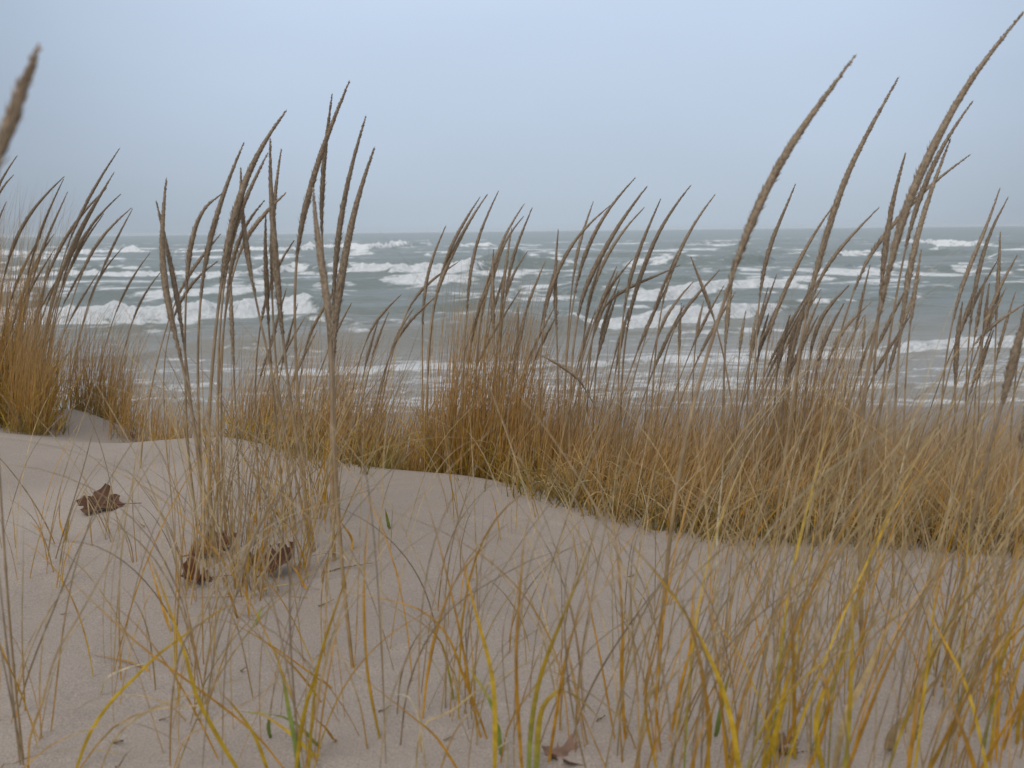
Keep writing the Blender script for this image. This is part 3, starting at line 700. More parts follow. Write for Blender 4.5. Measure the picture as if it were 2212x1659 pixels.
def extra(key, n, x0, x1, y0, y1, base, d):
    for _ in range(n):
        fx = rng.uniform(x0, x1); ty = rng.uniform(y0, y1); lean = rng.uniform(.10, .42)
        hl = rng.uniform(90, 150); tot = base-ty
        f = lambda u: (fx + lean*tot*u**1.7, base - tot*u)
        uh = 1-hl/tot
        ST.append((key, d+rng.uniform(-.1, .15), [f(1), f(1-(1-uh)*.33), f(1-(1-uh)*.66), f(uh)], [f(uh*.66), f(uh*.33), f(0)], rng.uniform(3.4, 4.8)))
extra('L', 9, -40, 110, 520, 640, 905, 3.8)
extra('M', 7, 520, 800, 620, 730, 1000, 3.15)
extra('C', 9, 940, 1120, 540, 690, 1040, 2.95)
extra('E', 11, 1160, 1480, 520, 690, 1090, 2.75)
extra('R', 14, 1540, 1800, 560, 700, 1150, 2.6)
extra('F', 12, 1850, 2200, 560, 730, 1170, 2.5)
GRP = {'A': ('the tall foreground bunch at left', 'tall seed stalks of the left foreground bunch'),
       'B': ('the bunch left of centre', 'tall seed stalks left of centre'),
       'L': ('the dense far left clump', 'seed stalks of the far left clump'),
       'M': ('the low clump left of centre', 'seed stalks of the low clump left of centre'),
       'C': ('the orange centre clump', 'seed stalks of the centre clump'),
       'E': ('the clump right of centre', 'seed stalks right of centre'),
       'R': ('the dark green clump at right', 'seed stalks of the dark green right clump'),
       'H': ('the large foreground stalks at right', 'large foreground seed stalks at right'),
       'F': ('the far right clump', 'seed stalks at the far right'),
       'G': ('the left edge', 'seed stalks at the left edge')}
ORD = ['first', 'second', 'third', 'fourth', 'fifth', 'sixth', 'seventh', 'eighth', 'ninth', 'tenth', 'eleventh', 'twelfth', 'thirteenth', 'fourteenth',
       'fifteenth', 'sixteenth', 'seventeenth', 'eighteenth', 'nineteenth', 'twentieth', 'twenty-first', 'twenty-second', 'twenty-third', 'twenty-fourth', 'twenty-fifth', 'twenty-sixth',
       'twenty-seventh', 'twenty-eighth', 'twenty-ninth', 'thirtieth'] + ['thirty-'+w for w in ('first', 'second', 'third', 'fourth', 'fifth', 'sixth', 'seventh', 'eighth', 'ninth')]
for key in GRP:
    rows = sorted([s for s in ST if s[0] == key], key=lambda s: s[2][0][0])
    for i, s in enumerate(rows):
        k, d, hp, sp, rad = s[:5]
        if d is None: d = hit(*sp[-1]) or 2.2
        r = build_stalk(hp, sp, d, rad/1000*(1.0 if d < 2.3 else 1.12)*(1.1 if key in 'AB' else 1), rng.uniform(-.10, .10)*(0.6 if d < 2 else 1.2), cat_col=1.3 if k == 'G' or (len(s) > 5 and 'broken' in s[5]) else 1.0, smooth=not (len(s) > 5 and ('kinked' in s[5] or 'broken' in s[5])))
        if len(s) > 5: lab = s[5]
        else:
            tip, foot = hp[0], sp[-1]
            lean = (tip[0]-foot[0])/max(1, foot[1]-tip[1])
            la = 'upright' if abs(lean) < .12 else ('leaning' if lean < .3 else 'strongly bowed') if lean > 0 else 'left-tilted'
            up = 'tip in sky' if tip[1] < horizon(tip[0])-12 else 'tip over water'
            lab = '%s seed stalk, %s, %s from left in %s' % (la, up, ORD[i], GRP[key][0].replace('the ', ''))
        tag(r, lab, 'grass stalk', GRP[key][1])

# ------------------------------------------------------------------ grass clumps
def mixc(a, b, t): return a*(1-t)+b*t
def clump(px, d, wx, wy, h, n, nthin, label, green=0.3, wind=0.5, orange=1.0, thinh=1.45, mess=0.15, group='grass clumps behind the sand crest', name='grass_clump'):
    cx, _, _ = at(px, 900, d)
    z = float(ground(cx, d))
    root = thing(name, (cx, d, z))
    def roots(m):
        r = np.sqrt(rng.uniform(0, 1, m)); a = rng.uniform(0, 2*math.pi, m)
        x = r*np.cos(a)*wx + rng.normal(0, .03, m); y = r*np.sin(a)*wy
        return np.stack([x, y, ground(cx+x, d+y)-z-0.01], -1)
    n = int(n*.52); nthin = int(nthin*.95)
    R = roots(n)
    h = h*.86; n_ = n
    L = h*rng.uniform(.3, 1.12, n)*(1-.35*np.clip(np.hypot(R[:, 0]/wx, R[:, 1]/wy), 0, 1.2)**2)
    az = np.where(rng.uniform(0, 1, n) < 0.62, rng.normal(0, 0.7, n), rng.uniform(-3.14, 3.14, n))
    ra = np.arctan2(R[:, 1]/wy, R[:, 0]/wx); rd = np.clip(np.hypot(R[:, 0]/wx, R[:, 1]/wy), 0, 1)
    az = np.where(rng.uniform(0, 1, n) < .5*rd, ra+rng.normal(0, .4, n), az)
    th0 = rng.uniform(.0, .30, n)+.22*rd; th1 = th0 + rng.gamma(2, .25, n)*wind
    ms = rng.uniform(0, 1, n) < mess
    az = np.where(ms, rng.uniform(-3.14, 3.14, n), az)
    th1 = np.where(ms, rng.uniform(1.0, 2.3, n), th1)
    w = rng.uniform(.002, .0046, n); w = np.where(rng.uniform(0, 1, n) < .10, w*1.7, w)
    t = rng.uniform(0, 1, (n, 1)); g = (rng.uniform(0, 1, (n, 1)) < green)
    warm = mixc(ORANGE, YEL, t)*orange + STRAW*(1-orange)
    cm = np.where(rng.uniform(0, 1, (n, 1)) < (.16 if orange > .95 else .32), mixc(STRAW, BROWN, t), warm)*rng.uniform(.55, 1.12, (n, 1))
    cb = np.where(g, mixc(GREEN, OLIVE, t), mixc(OLIVE, cm, .5))*rng.uniform(.45, 1.0, (n, 1))
    cm = np.where(g & (t > .4), mixc(OLIVE, cm, .35), cm)
    ct = mixc(mixc(MAUVE, RED, rng.uniform(0, 1, (n, 1))), warm, rng.uniform(0, .6, (n, 1)))*rng.uniform(.85, 1.2, (n, 1))
    ct = np.where(ms[:, None], mixc(STRAW, PALE, t)*.85, ct)
    V, F, c = blade_batch(R, L, az, th0, th1, w, cb, cm, ct)
    o = link('leaves', mesh_np('leaves', V, F, M_BLADE, c), root)
    if nthin:
        R = roots(nthin)
        L = h*thinh*rng.uniform(.55, 1.3, nthin)
        az = rng.normal(0, .6, nthin)
        th0 = rng.uniform(-.05, .18, nthin); th1 = th0 + rng.uniform(.1, .75, nthin)*wind*1.3
        w = rng.uniform(.0010, .0019, nthin)
        t = rng.uniform(0, 1, (nthin, 1))
        cm = mixc(mixc(RED, ORANGE, .55), mixc(TAN, ORANGE, .5), t)
        V, F, c = blade_batch(R, L, az, th0, th1, w, cm*.85, cm, mixc(MAUVE, TAN, t))
        link('thin_stems', mesh_np('thin_stems', V, F, M_BLADE, c), root)
    tag(root, label, 'grass clump', group)
    return root
CL = [ # px, d, wx, wy, h, n, nthin, label, green, wind, orange
 (-10, 3.8, .20, .25, .60, 1500, 700, 'tall dense orange and olive clump at the left edge behind the crest', .45, .55, 1.0),
 (-110, 4.0, .22, .30, .60, 800, 400, 'clump cut off by the left edge, beside the tallest left clump', .4, .6, 1.0),
 (72, 3.6, .06, .10, .36, 300, 260, 'narrow dark clump in front of the small sand mound at left', .6, .7, .9),
 (215, 4.2, .14, .15, .36, 300, 420, 'thin olive clump just right of the small sand mound', .55, .9, .7),
 (320, 3.9, .17, .2, .24, 130, 300, 'sparse windswept wisp between the sand mound and the low orange tuft', .3, 1.1, .5),
 (405, 3.5, .13, .12, .17, 260, 120, 'low orange tuft peeking over the crest at left', .2, .5, 1.0),
 (548, 3.3, .10, .12, .27, 360, 220, 'short orange clump behind the crest, beside the tall left foreground bunch', .4, .6, 1.0),
 (620, 3.25, .08, .12, .24, 180, 160, 'thin brown clump seen between the two tall foreground bunches', .35, .7, .8),
 (745, 3.15, .16, .14, .33, 600, 520, 'windswept red brown clump behind the trio of tall stalks', .45, .85, .9),
 (850, 3.1, .12, .14, .22, 110, 160, 'sparse pale clump left of the orange centre clump', .25, 1.0, .6),
 (930, 3.0, .07, .12, .22, 200, 260, 'thin clump with two close stalks left of the orange centre clump', .3, .7, .7),
 (1035, 2.95, .15, .14, .46, 950, 620, 'bright orange dense clump in the centre', .2, .45, 1.0),
 (1150, 2.9, .12, .16, .36, 700, 480, 'orange clump touching the bright centre clump on its right', .35, .5, 1.0),
 (1260, 2.85, .12, .18, .33, 560, 480, 'brown orange clump under the broken drooping stalk', .4, .55, .95),
 (1370, 2.8, .13, .2, .36, 560, 440, 'mixed olive and orange clump right of the broken stalk', .45, .6, .9),
 (1480, 2.7, .11, .2, .38, 650, 420, 'dense olive orange clump behind the largest curved stalk', .55, .55, .9),
 (1590, 2.75, .13, .22, .33, 500, 440, 'tan clump between the curved stalk and the dark green clump', .45, .6, .8),
 (1710, 2.75, .15, .2, .47, 1200, 750, 'tall dark green based clump bristling with many short heads at right', .75, .5, .85),
 (1830, 2.8, .17, .25, .34, 520, 420, 'tan brown clump right of the dark green based clump', .45, .7, .7),
 (1950, 2.8, .18, .3, .30, 480, 420, 'pale brown sparse clump below the tallest right stalk', .45, .7, .6),
 (2070, 2.75, .18, .3, .28, 520, 420, 'thin brown clump second from the right edge behind the crest', .5, .7, .6),
 (2190, 2.6, .2, .3, .27, 800, 480, 'olive green low clump at the right edge of the crest', .75, .7, .6),
 (2285, 2.6, .2, .3, .30, 500, 300, 'grass clump cut off by the right edge', .6, .7, .6),
]
for c in CL:
    clump(*c[:8], green=c[8], wind=c[9], orange=c[10])
# low tangle of dead blades spilling along the lee of the crest, right half
CL2 = [(1130, 2.72, 60), (1230, 2.66, 150), (1320, 2.58, 190), (1410, 2.52, 210), (1500, 2.46, 230), (1600, 2.42, 240), (1700, 2.4, 240), (1800, 2.4, 220), (1900, 2.38, 220), (2000, 2.36, 230), (2100, 2.34, 250), (2200, 2.32, 260), (790, 2.95, 90), (700, 3.0, 110), (610, 3.08, 60)]
for i, (px, d, n) in enumerate(sorted(CL2)):
    clump(px, d-.09, .13, .15, .26, n*2, n//2, 'low tangle of bent straw blades on the crest edge, %s from left' % ORD[i], green=.35, wind=1.1, orange=.55, thinh=1.1, mess=.45,
          group='straw tangles along the crest', name='grass_tangle')
# sparse clumps on the slope beyond, right side
rr_ = [(1120, 4.4), (1290, 4.6), (1400, 5.4), (1540, 4.3), (1640, 5.0), (1760, 4.2), (1850, 5.2), (1930, 4.1), (2010, 4.9), (2100, 4.0), (2180, 5.2), (2260, 4.4), (880, 4.6), (1000, 5.2)]
for i, (px, d) in enumerate(sorted(rr_)):
    clump(px, d, .34, .35, .44, 200, 220, 'sparse brown clump on the far slope above the beach, %s from left' % ORD[i], green=.35, wind=.7, orange=.45, thinh=1.2,
          group='sparse clumps on the slope to the beach')

# ------------------------------------------------------------------ foreground leaves
# traced leaves: points foot -> tip, width mm, colour key
o6 = lambda L: [(.4*x, 995.4+.4*y) for x, y in L]
o7 = lambda L: [(663.6+.4*x, 995.4+.4*y) for x, y in L]
o8 = lambda L: [(1327.2+.4*x, 995.4+.4*y) for x, y in L]
LV = [
 (o6([(1590,1700),(1640,1380),(1700,1180),(1760,960),(1840,720),(1890,560),(1935,450)]), 5.5, 'y'),
 (o6([(1320,1700),(1180,1500),(1060,1270),(1000,1050),(930,850),(860,650),(780,450)]), 5.5, 'y'),
 (o6([(1570,1690),(1400,1500),(1240,1360),(1000,1180),(760,1000),(520,780),(300,560)]), 3.5, 'o'),
 (o6([(390,1690),(480,1480),(600,1300),(720,1180),(850,1050),(1000,940),(1200,800),(1340,745)]), 4.5, 'y'),
 (o6([(150,1690),(160,1500),(230,1300),(300,1050),(420,850),(560,600),(690,380),(760,280)]), 3.2, 't'),
 (o6([(110,1640),(60,1200),(20,850),(-5,600),(-10,300)]), 3.0, 'b'),
 (o6([(130,1650),(80,1400),(0,1000),(-40,800)]), 3.0, 'b'),
 (o6([(1190,1610),(1050,1350),(900,1100),(700,850),(480,700)]), 2.5, 'o'),
 (o6([(1740,1560),(1660,1480),(1560,1400),(1450,1370),(1330,1360),(1200,1330)]), 6.0, 'g'),
 (o6([(1620,1700),(1590,1500),(1560,1350),(1530,1180),(1480,1000)]), 6.0, 'g'),
 (o6([(1660,1700),(1680,1450),(1700,1250),(1740,1000)]), 4.0, 'y'),
 (o6([(1460,1700),(1380,1500),(1280,1350),(1180,1240)]), 5.0, 'y'),
 (o6([(1460,1500),(1450,1420),(1480,1390),(1540,1380)]), 5.0, 'g'),
 (o6([(1820,1520),(1760,1450),(1690,1385),(1600,1300)]), 5.0, 'o'),
 (o6([(1750,1615),(1600,1500),(1500,1420),(1380,1350)]), 5.0, 'y'),
 (o6([(2055,1500),(2000,1250),(1970,1000),(1960,700),(1990,400),(2050,200)]), 4.5, 'o'),
 (o6([(1830,1240),(1650,1130),(1450,990),(1200,860),(950,850)]), 4.0, 'o'),
 (o6([(1750,1300),(1600,1130),(1400,950),(1200,750)]), 4.0, 'o'),
 (o6([(930,930),(880,800),(820,600),(760,420)]), 6.0, 'o'),
 (o6([(1285,850),(1240,720),(1180,560)]), 6.0, 'o'),
 (o6([(1345,840),(1320,640),(1300,480)]), 6.0, 'o'),
 (o6([(1665,700),(1610,610),(1540,520)]), 5.0, 'o'),
 (o6([(1770,690),(1600,665),(1400,700),(1200,800),(1000,930),(800,1070)]), 3.0, 's'),
 (o6([(1680,750),(1500,740),(1300,700)]), 3.0, 'o'),
 (o6([(1890,560),(1840,500),(1740,500),(1600,540),(1480,600)]), 4.0, 'p'),
 (o6([(1885,505),(1900,430),(1860,360),(1800,280)]), 7.0, 'o'),
 (o6([(1550,340),(1480,270),(1390,220)]), 6.0, 'o'),
 (o6([(780,355),(740,320),(690,290)]), 5.0, 'o'),
 (o6([(350,440),(360,380),(380,310)]), 7.0, 'y'),
 (o6([(370,450),(340,390),(320,300),(330,150)]), 4.0, 'o'),
 (o6([(240,440),(215,380),(160,330)]), 5.0, 'o'),
 (o6([(1370,905),(1395,840),(1420,775)]), 6.0, 'g'),
 (o6([(2105,370),(2090,310),(2080,260)]), 8.0, 'g'),
 (o6([(810,1145),(740,1130),(640,1150),(480,1165)]), 4.0, 'o'),
 (o6([(540,1270),(570,1180),(680,1120),(800,1090)]), 4.0, 'p'),
 (o6([(620,1659),(680,1590),(755,1525)]), 2.5, 'b'),
 (o6([(60,1690),(300,1520),(600,1420),(780,1430),(1000,1540),(1150,1650)]), 2.2, 't'),
 (o6([(380,1700),(600,1450),(850,1340),(1200,1320),(1500,1350),(1800,1380),(2100,1480)]), 2.4, 't'),
 (o6([(520,1700),(620,1500),(800,1350),(1050,1250),(1300,1180),(1450,1200)]), 2.4, 's'),
 (o6([(-20,1660),(200,1590),(500,1560),(760,1610)]), 2.2, 's'),
 (o6([(1020,1400),(900,1310),(700,1260),(500,1290),(350,1400)]), 2.0, 't'),
 (o6([(1370,1290),(1330,1100),(1280,900),(1180,700),(1080,480),(1000,260)]), 2.2, 't'),
 (o6([(920,1690),(1000,1500),(1130,1430),(1280,1330),(1420,1250),(1700,1000)]), 2.0, 't'),
 # crop 7
 (o7([(1010,1700),(1012,1450),(1005,1230),(975,1060),(925,880),(880,700),(845,520)]), 6.5, 'y'),
 (o7([(1050,1590),(1030,1430),(990,1300),(930,1200),(860,1100)]), 6.5, 'g'),
 (o7([(980,1500),(930,1380),(850,1180),(760,950),(600,800),(300,720),(120,680)]), 3.5, 'o'),
 (o7([(1165,1700),(1135,1300),(1130,1000),(1150,700),(1175,400),(1240,200)]), 4.5, 'o'),
 (o7([(1195,1700),(1205,1500),(1240,1250),(1300,1050),(1380,850),(1480,600),(1600,260)]), 6.5, 'yg'),
 (o7([(1235,1700),(1250,1450),(1280,1320),(1370,1240),(1480,1290),(1600,1420)]), 7.5, 'yg'),
 (o7([(1300,1640),(1350,1350),(1390,1100),(1460,850),(1550,580)]), 5.0, 'o'),
 (o7([(945,1500),(880,1250),(840,1000),(780,720),(700,400),(640,200),(610,60)]), 3.5, 'o'),
 (o7([(395,1500),(330,1200),(310,900),(310,500),(340,250),(410,40)]), 4.0, 'yo'),
 (o7([(850,1700),(700,1500),(560,1380),(420,1270),(250,1150),(0,1090)]), 4.5, 'o'),
 (o7([(795,1290),(750,1080),(700,950),(540,830),(300,720)]), 4.5, 'yg'),
 (o7([(645,1690),(610,1430),(560,1290),(490,1258),(430,1290),(405,1340)]), 3.0, 'p'),
 (o7([(620,1400),(650,1150),(700,900),(800,650),(950,470),(1120,300)]), 3.6, 'o'),
 (o7([(500,1540),(540,1250),(640,980),(800,780),(1000,650),(1250,520),(1500,470),(1680,480)]), 2.6, 'b'),
 (o7([(482,1370),(510,1150),(600,940),(760,800),(900,680)]), 2.4, 'b'),
 (o7([(330,1570),(280,1300),(170,1020),(60,820),(-20,720)]), 2.4, 't'),
 (o7([(1730,1420),(1690,1260),(1700,1240),(1760,1300)]), 3.0, 'b'),
 (o7([(1715,1500),(1692,1150),(1702,880),(1680,500),(1640,300),(1560,120)]), 3.4, 'o'),
 (o7([(1520,1700),(1440,1380),(1402,1100),(1392,700),(1440,450),(1510,250)]), 2.6, 'b'),
 (o7([(1665,1500),(1590,1100),(1540,850),(1490,560),(1460,300)]), 3.0, 'o'),
 (o7([(1040,1620),(1100,1400),(1250,1190),(1400,980),(1540,750),(1700,600),(1960,400)]), 2.8, 't'),
 (o7([(700,1700),(800,1460),(960,1280),(1150,1110),(1350,1040)]), 2.4, 't'),
 (o7([(1070,1690),(1080,1520),(1010,1350),(1060,1250)]), 2.6, 'p'),
 (o7([(1170,1700),(1100,1520),(980,1600)]), 2.6, 'p'),
 (o7([(580,1700),(620,1440),(780,1350),(950,1220),(1240,1060)]), 2.4, 's'),
 (o7([(890,1400),(880,1250),(860,1050),(870,800),(990,560),(1070,510)]), 2.2, 'b'),
 (o7([(1100,1430),(1060,1150),(1060,900),(1120,700),(1190,570)]), 2.0, 'b'),
 (o7([(830,600),(830,480),(870,310),(950,170)]), 2.4, 'b'),
 (o7([(1790,1560),(1700,1400),(1500,1240),(1300,1130),(1100,1150)]), 2.2, 't'),
 # crop 8
 (o8([(790,1700),(880,1450),(930,1200),(1000,1020)]), 7.5, 'y'),
 (o8([(1180,1700),(1225,1480),(1260,1350),(1350,1180),(1450,950),(1560,750)]), 8.5, 's'),
 (o8([(1960,1700),(2080,1500),(2212,1300),(2330,1100)]), 9.0, 'o'),
 (o8([(240,1700),(170,1350),(190,1150),(235,980),(270,700),(295,400)]), 4.0, 'yo'),
 (o8([(290,1520),(360,1200),(410,1000),(425,700),(500,400)]), 4.2, 'o'),
 (o8([(545,1500),(575,1350),(595,1250),(630,1120)]), 6.5, 'g'),
 (o8([(1540,1450),(1620,1330),(1720,1210),(1900,1020),(2100,880)]), 7.0, 's'),
 (o8([(110,1700),(150,1450),(180,1300),(240,1170),(330,900)]), 5.5, 's'),
 (o8([(1010,1700),(1100,1560),(1160,1300),(1120,1150),(1000,940)]), 6.0, 'o'),
 (o8([(1140,1700),(1090,1480),(1110,1300),(1240,1000)]), 6.5, 'y'),
 (o8([(60,1500),(40,1200),(45,900),(20,560),(0,400)]), 4.5, 'o'),
 (o8([(130,1300),(110,1050),(90,800),(100,500),(180,250)]), 3.2, 't'),
 (o8([(480,1700),(520,1450),(480,1200),(430,900),(440,600)]), 4.5, 'o'),
 (o8([(1480,1560),(1500,1480),(1560,1380)]), 12., 's'),
 (o8([(555,1000),(558,700),(555,400),(580,120),(585,0),(598,-80)]), 4.6, 'w'),
 (o8([(165,400),(180,300),(150,150),(110,60)]), 3.4, 'w'),
 (o8([(240,390),(310,220),(400,110),(520,0)]), 3.0, 'w'),
]
CK = {'y': (YEL*.85, YEL, ORANGE), 'o': (ORANGE, ORANGE*.95, MAUVE*1.2), 'g': (GREEN*.9, GREEN*1.5, YEL*.8), 'yg': (GREEN*1.3, YEL*.85, TAN), 'yo': (YEL*.9, ORANGE*.8, MAUVE),
      't': (ORANGE*.8, TAN, TAN*.95), 'b': (BROWN, MAUVE*.8, MAUVE), 's': (STRAW*.9, STRAW, STRAW*.95), 'p': (STRAW, PALE, PALE), 'w': (PALE*.95, PALE*1.05, PALE)}
leaves = []     # (foot, curve points, width, colours)
for pts, w, ck in LV:
    fx, fy = pts[0]
    d = hit(fx, min(fy, 1800)) or 2.2
    ln = rng.uniform(-.08, .08)
    n = len(pts)
    Wp = np.array([at(px, py, d + ln*i/(n-1)) for i, (px, py) in enumerate(pts)])
    Wp[0, 2] = ground(Wp[0, 0], Wp[0, 1]) - .008
    # never let a blade pass under the sand
    P, _ = crom(Wp, 16)
    g = ground(P[:, 0], P[:, 1]) + 0.004
    P[1:, 2] = np.maximum(P[1:, 2], g[1:])
    cols = [c*rng.uniform(.85, 1.1) for c in CK[ck]]
    leaves.append((P[0].copy(), P, w/1000, cols))
def rand_leaf(px, py, L, az, th0, th1, w, ck, pw=1.4):
    d = hit(px, py)
    if d is None: return
    x = at(px, py, d)
    n = 15; s = np.linspace(0, 1, n+1)
    th = th0+(th1-th0)*s**pw + .08*np.sin(s*rng.uniform(3, 8)+rng.uniform(0, 6))
    a = az + rng.uniform(-.5, .5)*s
    dd = np.stack([np.sin(th)*np.cos(a), np.sin(th)*np.sin(a), np.cos(th)], -1)
    P = np.vstack([[0, 0, 0], np.cumsum((dd[:-1]+dd[1:])/2*L/n, 0)])
    P = P + np.array([x[0], x[1], float(ground(x[0], x[1]))-.008])
    g = ground(P[:, 0], P[:, 1]) + .004
    P[1:, 2] = np.maximum(P[1:, 2], g[1:])
    leaves.append((P[0].copy(), P, w, [c*rng.uniform(.8, 1.12) for c in CK[ck]]))
CKS = ['t', 't', 'o', 'b', 's', 't', 'yo']
def scatter(n, x0, x1, y0, y1, L, W=(.0014, .0028), azm=0.0, azs=1.2, cks=CKS, nclus=0, th1m=(.3, 1.5)):
    cen = [(rng.uniform(x0, x1), rng.uniform(y0, y1)) for _ in range(max(nclus, 1))]
    for i in range(n):
        if nclus:
            c = cen[int(rng.integers(nclus))]; px = c[0]+rng.normal(0, 22); py = c[1]+rng.normal(0, 12)
        else: px, py = rng.uniform(x0, x1), rng.uniform(y0, y1)
        az = rng.normal(azm, azs)
        if rng.uniform() < .25: az = rng.uniform(-3.14, 3.14)
        rand_leaf(px, py, rng.uniform(*L), az, rng.uniform(0, .35), rng.uniform(*th1m), rng.uniform(*W), random.choice(cks))
# thicket about the feet of the tall left bunch
scatter(150, 300, 700, 1090, 1310, (.18, .55), nclus=12, azs=1.5, th1m=(.1, 1.2))
scatter(46, 640, 790, 1100, 1260, (.2, .6), nclus=5, azs=1.4, th1m=(.1, 1.2))
scatter(34, 0, 290, 1060, 1300, (.15, .45), nclus=8, azs=1.8)
# sparse middle
scatter(40, 1420, 2200, 1200, 1640, (.5, .8), W=(.0010, .0018), azm=.0, azs=.7, cks=['s', 't', 's', 'p'], th1m=(.8, 1.5))
scatter(60, 200, 1500, 1400, 1720, (.4, .75), W=(.0009, .0018), azs=1.6, cks=['t', 's', 'b', 't'], th1m=(.9, 1.9))
scatter(90, 1440, 2230, 1500, 1760, (.35, .65), W=(.0010, .0020), azm=.1, azs=1.0, cks=['s', 't', 'b', 'o'], nclus=20, th1m=(.5, 1.6))
scatter(60, 1250, 2230, 1130, 1260, (.15, .40), W=(.0010, .0020), azs=1.5, cks=['s', 't', 'p', 'o'], nclus=24, th1m=(.5, 1.7))
scatter(34, 780, 1400, 1110, 1500, (.12, .45), nclus=16, azs=1.6)
scatter(22, 1000, 1500, 1090, 1180, (.08, .25), nclus=9, azs=1.6)
scatter(46, 0, 900, 1380, 1660, (.25, .6), nclus=12, azs=1.8, th1m=(.6, 1.9))
scatter(40, 900, 1450, 1500, 1720, (.25, .55), nclus=9, azs=1.4)
# dense right foreground
scatter(80, 1430, 2230, 1500, 1760, (.20, .55), W=(.0012, .0028), azm=.15, azs=.9, cks=['t', 's', 'o', 'yo', 'b', 'o', 'yg', 'y'], nclus=22, th1m=(.4, 1.5))
scatter(24, 1450, 2230, 1620, 1800, (.16, .36), W=(.003, .0060), azm=.1, azs=.9, cks=['y', 'yg', 'yo', 'o'], nclus=12, th1m=(.1, .8))
scatter(105, 1450, 2240, 1190, 1480, (.16, .50), W=(.0011, .0022), azm=.1, azs=.9, cks=['t', 's', 'b', 't', 'o', 's'], nclus=24, th1m=(.2, 1.3))
# pale long blades sweeping right
for k in range(38):
    rand_leaf(rng.uniform(1420, 2050), rng.uniform(1300, 1700), rng.uniform(.45, .66), rng.normal(.0, .3), rng.uniform(.15, .4), rng.uniform(.75, 1.3), rng.uniform(.0014, .0026), random.choice(['s', 'p', 's', 't']))

# gather leaves that share a root into tufts
used = [False]*len(leaves); tufts = []
feet = np.array([l[0][:2] for l in leaves])
for i in range(len(leaves)):
    if used[i]: continue
    dd = np.hypot(*(feet-feet[i]).T)
    idx = [j for j in np.nonzero(dd < .12)[0] if not used[j]]
    for j in idx: used[j] = True
    tufts.append(idx)
def proj(p):
    v = RM.T @ (np.asarray(p)-np.array([0, 0, H]))
    return W0/2 + FPX*v[0]/-v[2], H0/2 - FPX*v[1]/-v[2]
info = []
for idx in tufts:
    f = feet[idx].mean(0); z = float(ground(f[0], f[1]))
    px, py = proj((f[0], f[1], z))
    info.append((idx, f, z, px, py))
bands = [(0, 1180, 'along the crest'), (1180, 1330, 'in the upper sand'), (1330, 1500, 'in the middle sand'), (1500, 1640, 'near the bottom edge'), (1640, 9999, 'cut by the bottom edge')]
zones = [(-999, 553, 'left quarter'), (553, 1106, 'centre left quarter'), (1106, 1659, 'centre right quarter'), (1659, 9999, 'right quarter')]
def ordw(i):
    return ORD[i] if i < len(ORD) else 'far'
for y0, y1, bn in bands:
    for x0, x1, zn in zones:
        grp = sorted([t for t in info if y0 <= t[4] < y1 and x0 <= t[3] < x1], key=lambda t: t[3])
        for i, (idx, f, z, px, py) in enumerate(grp):
            root = thing('grass_tuft', (f[0], f[1], z))
            for j in idx:
                _, P, w, cols = leaves[j]
                d = np.gradient(P, axis=0); d /= np.linalg.norm(d, axis=1, keepdims=True)+1e-9
                Q = (P-np.array([f[0], f[1], z]))[None]
                V, F, c = ribbon(Q, d[None], np.array([w]), cols[0][None], cols[1][None], cols[2][None], fold=True, sidea=np.array([rng.uniform(-.5, .5)]))
                link('leaf', mesh_np('leaf', V, F, M_BLADE, c), root)
            tag(root, '%s %s, %s from left in the %s' % ('grass tuft' if len(idx) > 1 else 'lone grass shoot', bn, ordw(i), zn), 'grass', 'grass growing out of the foreground sand')

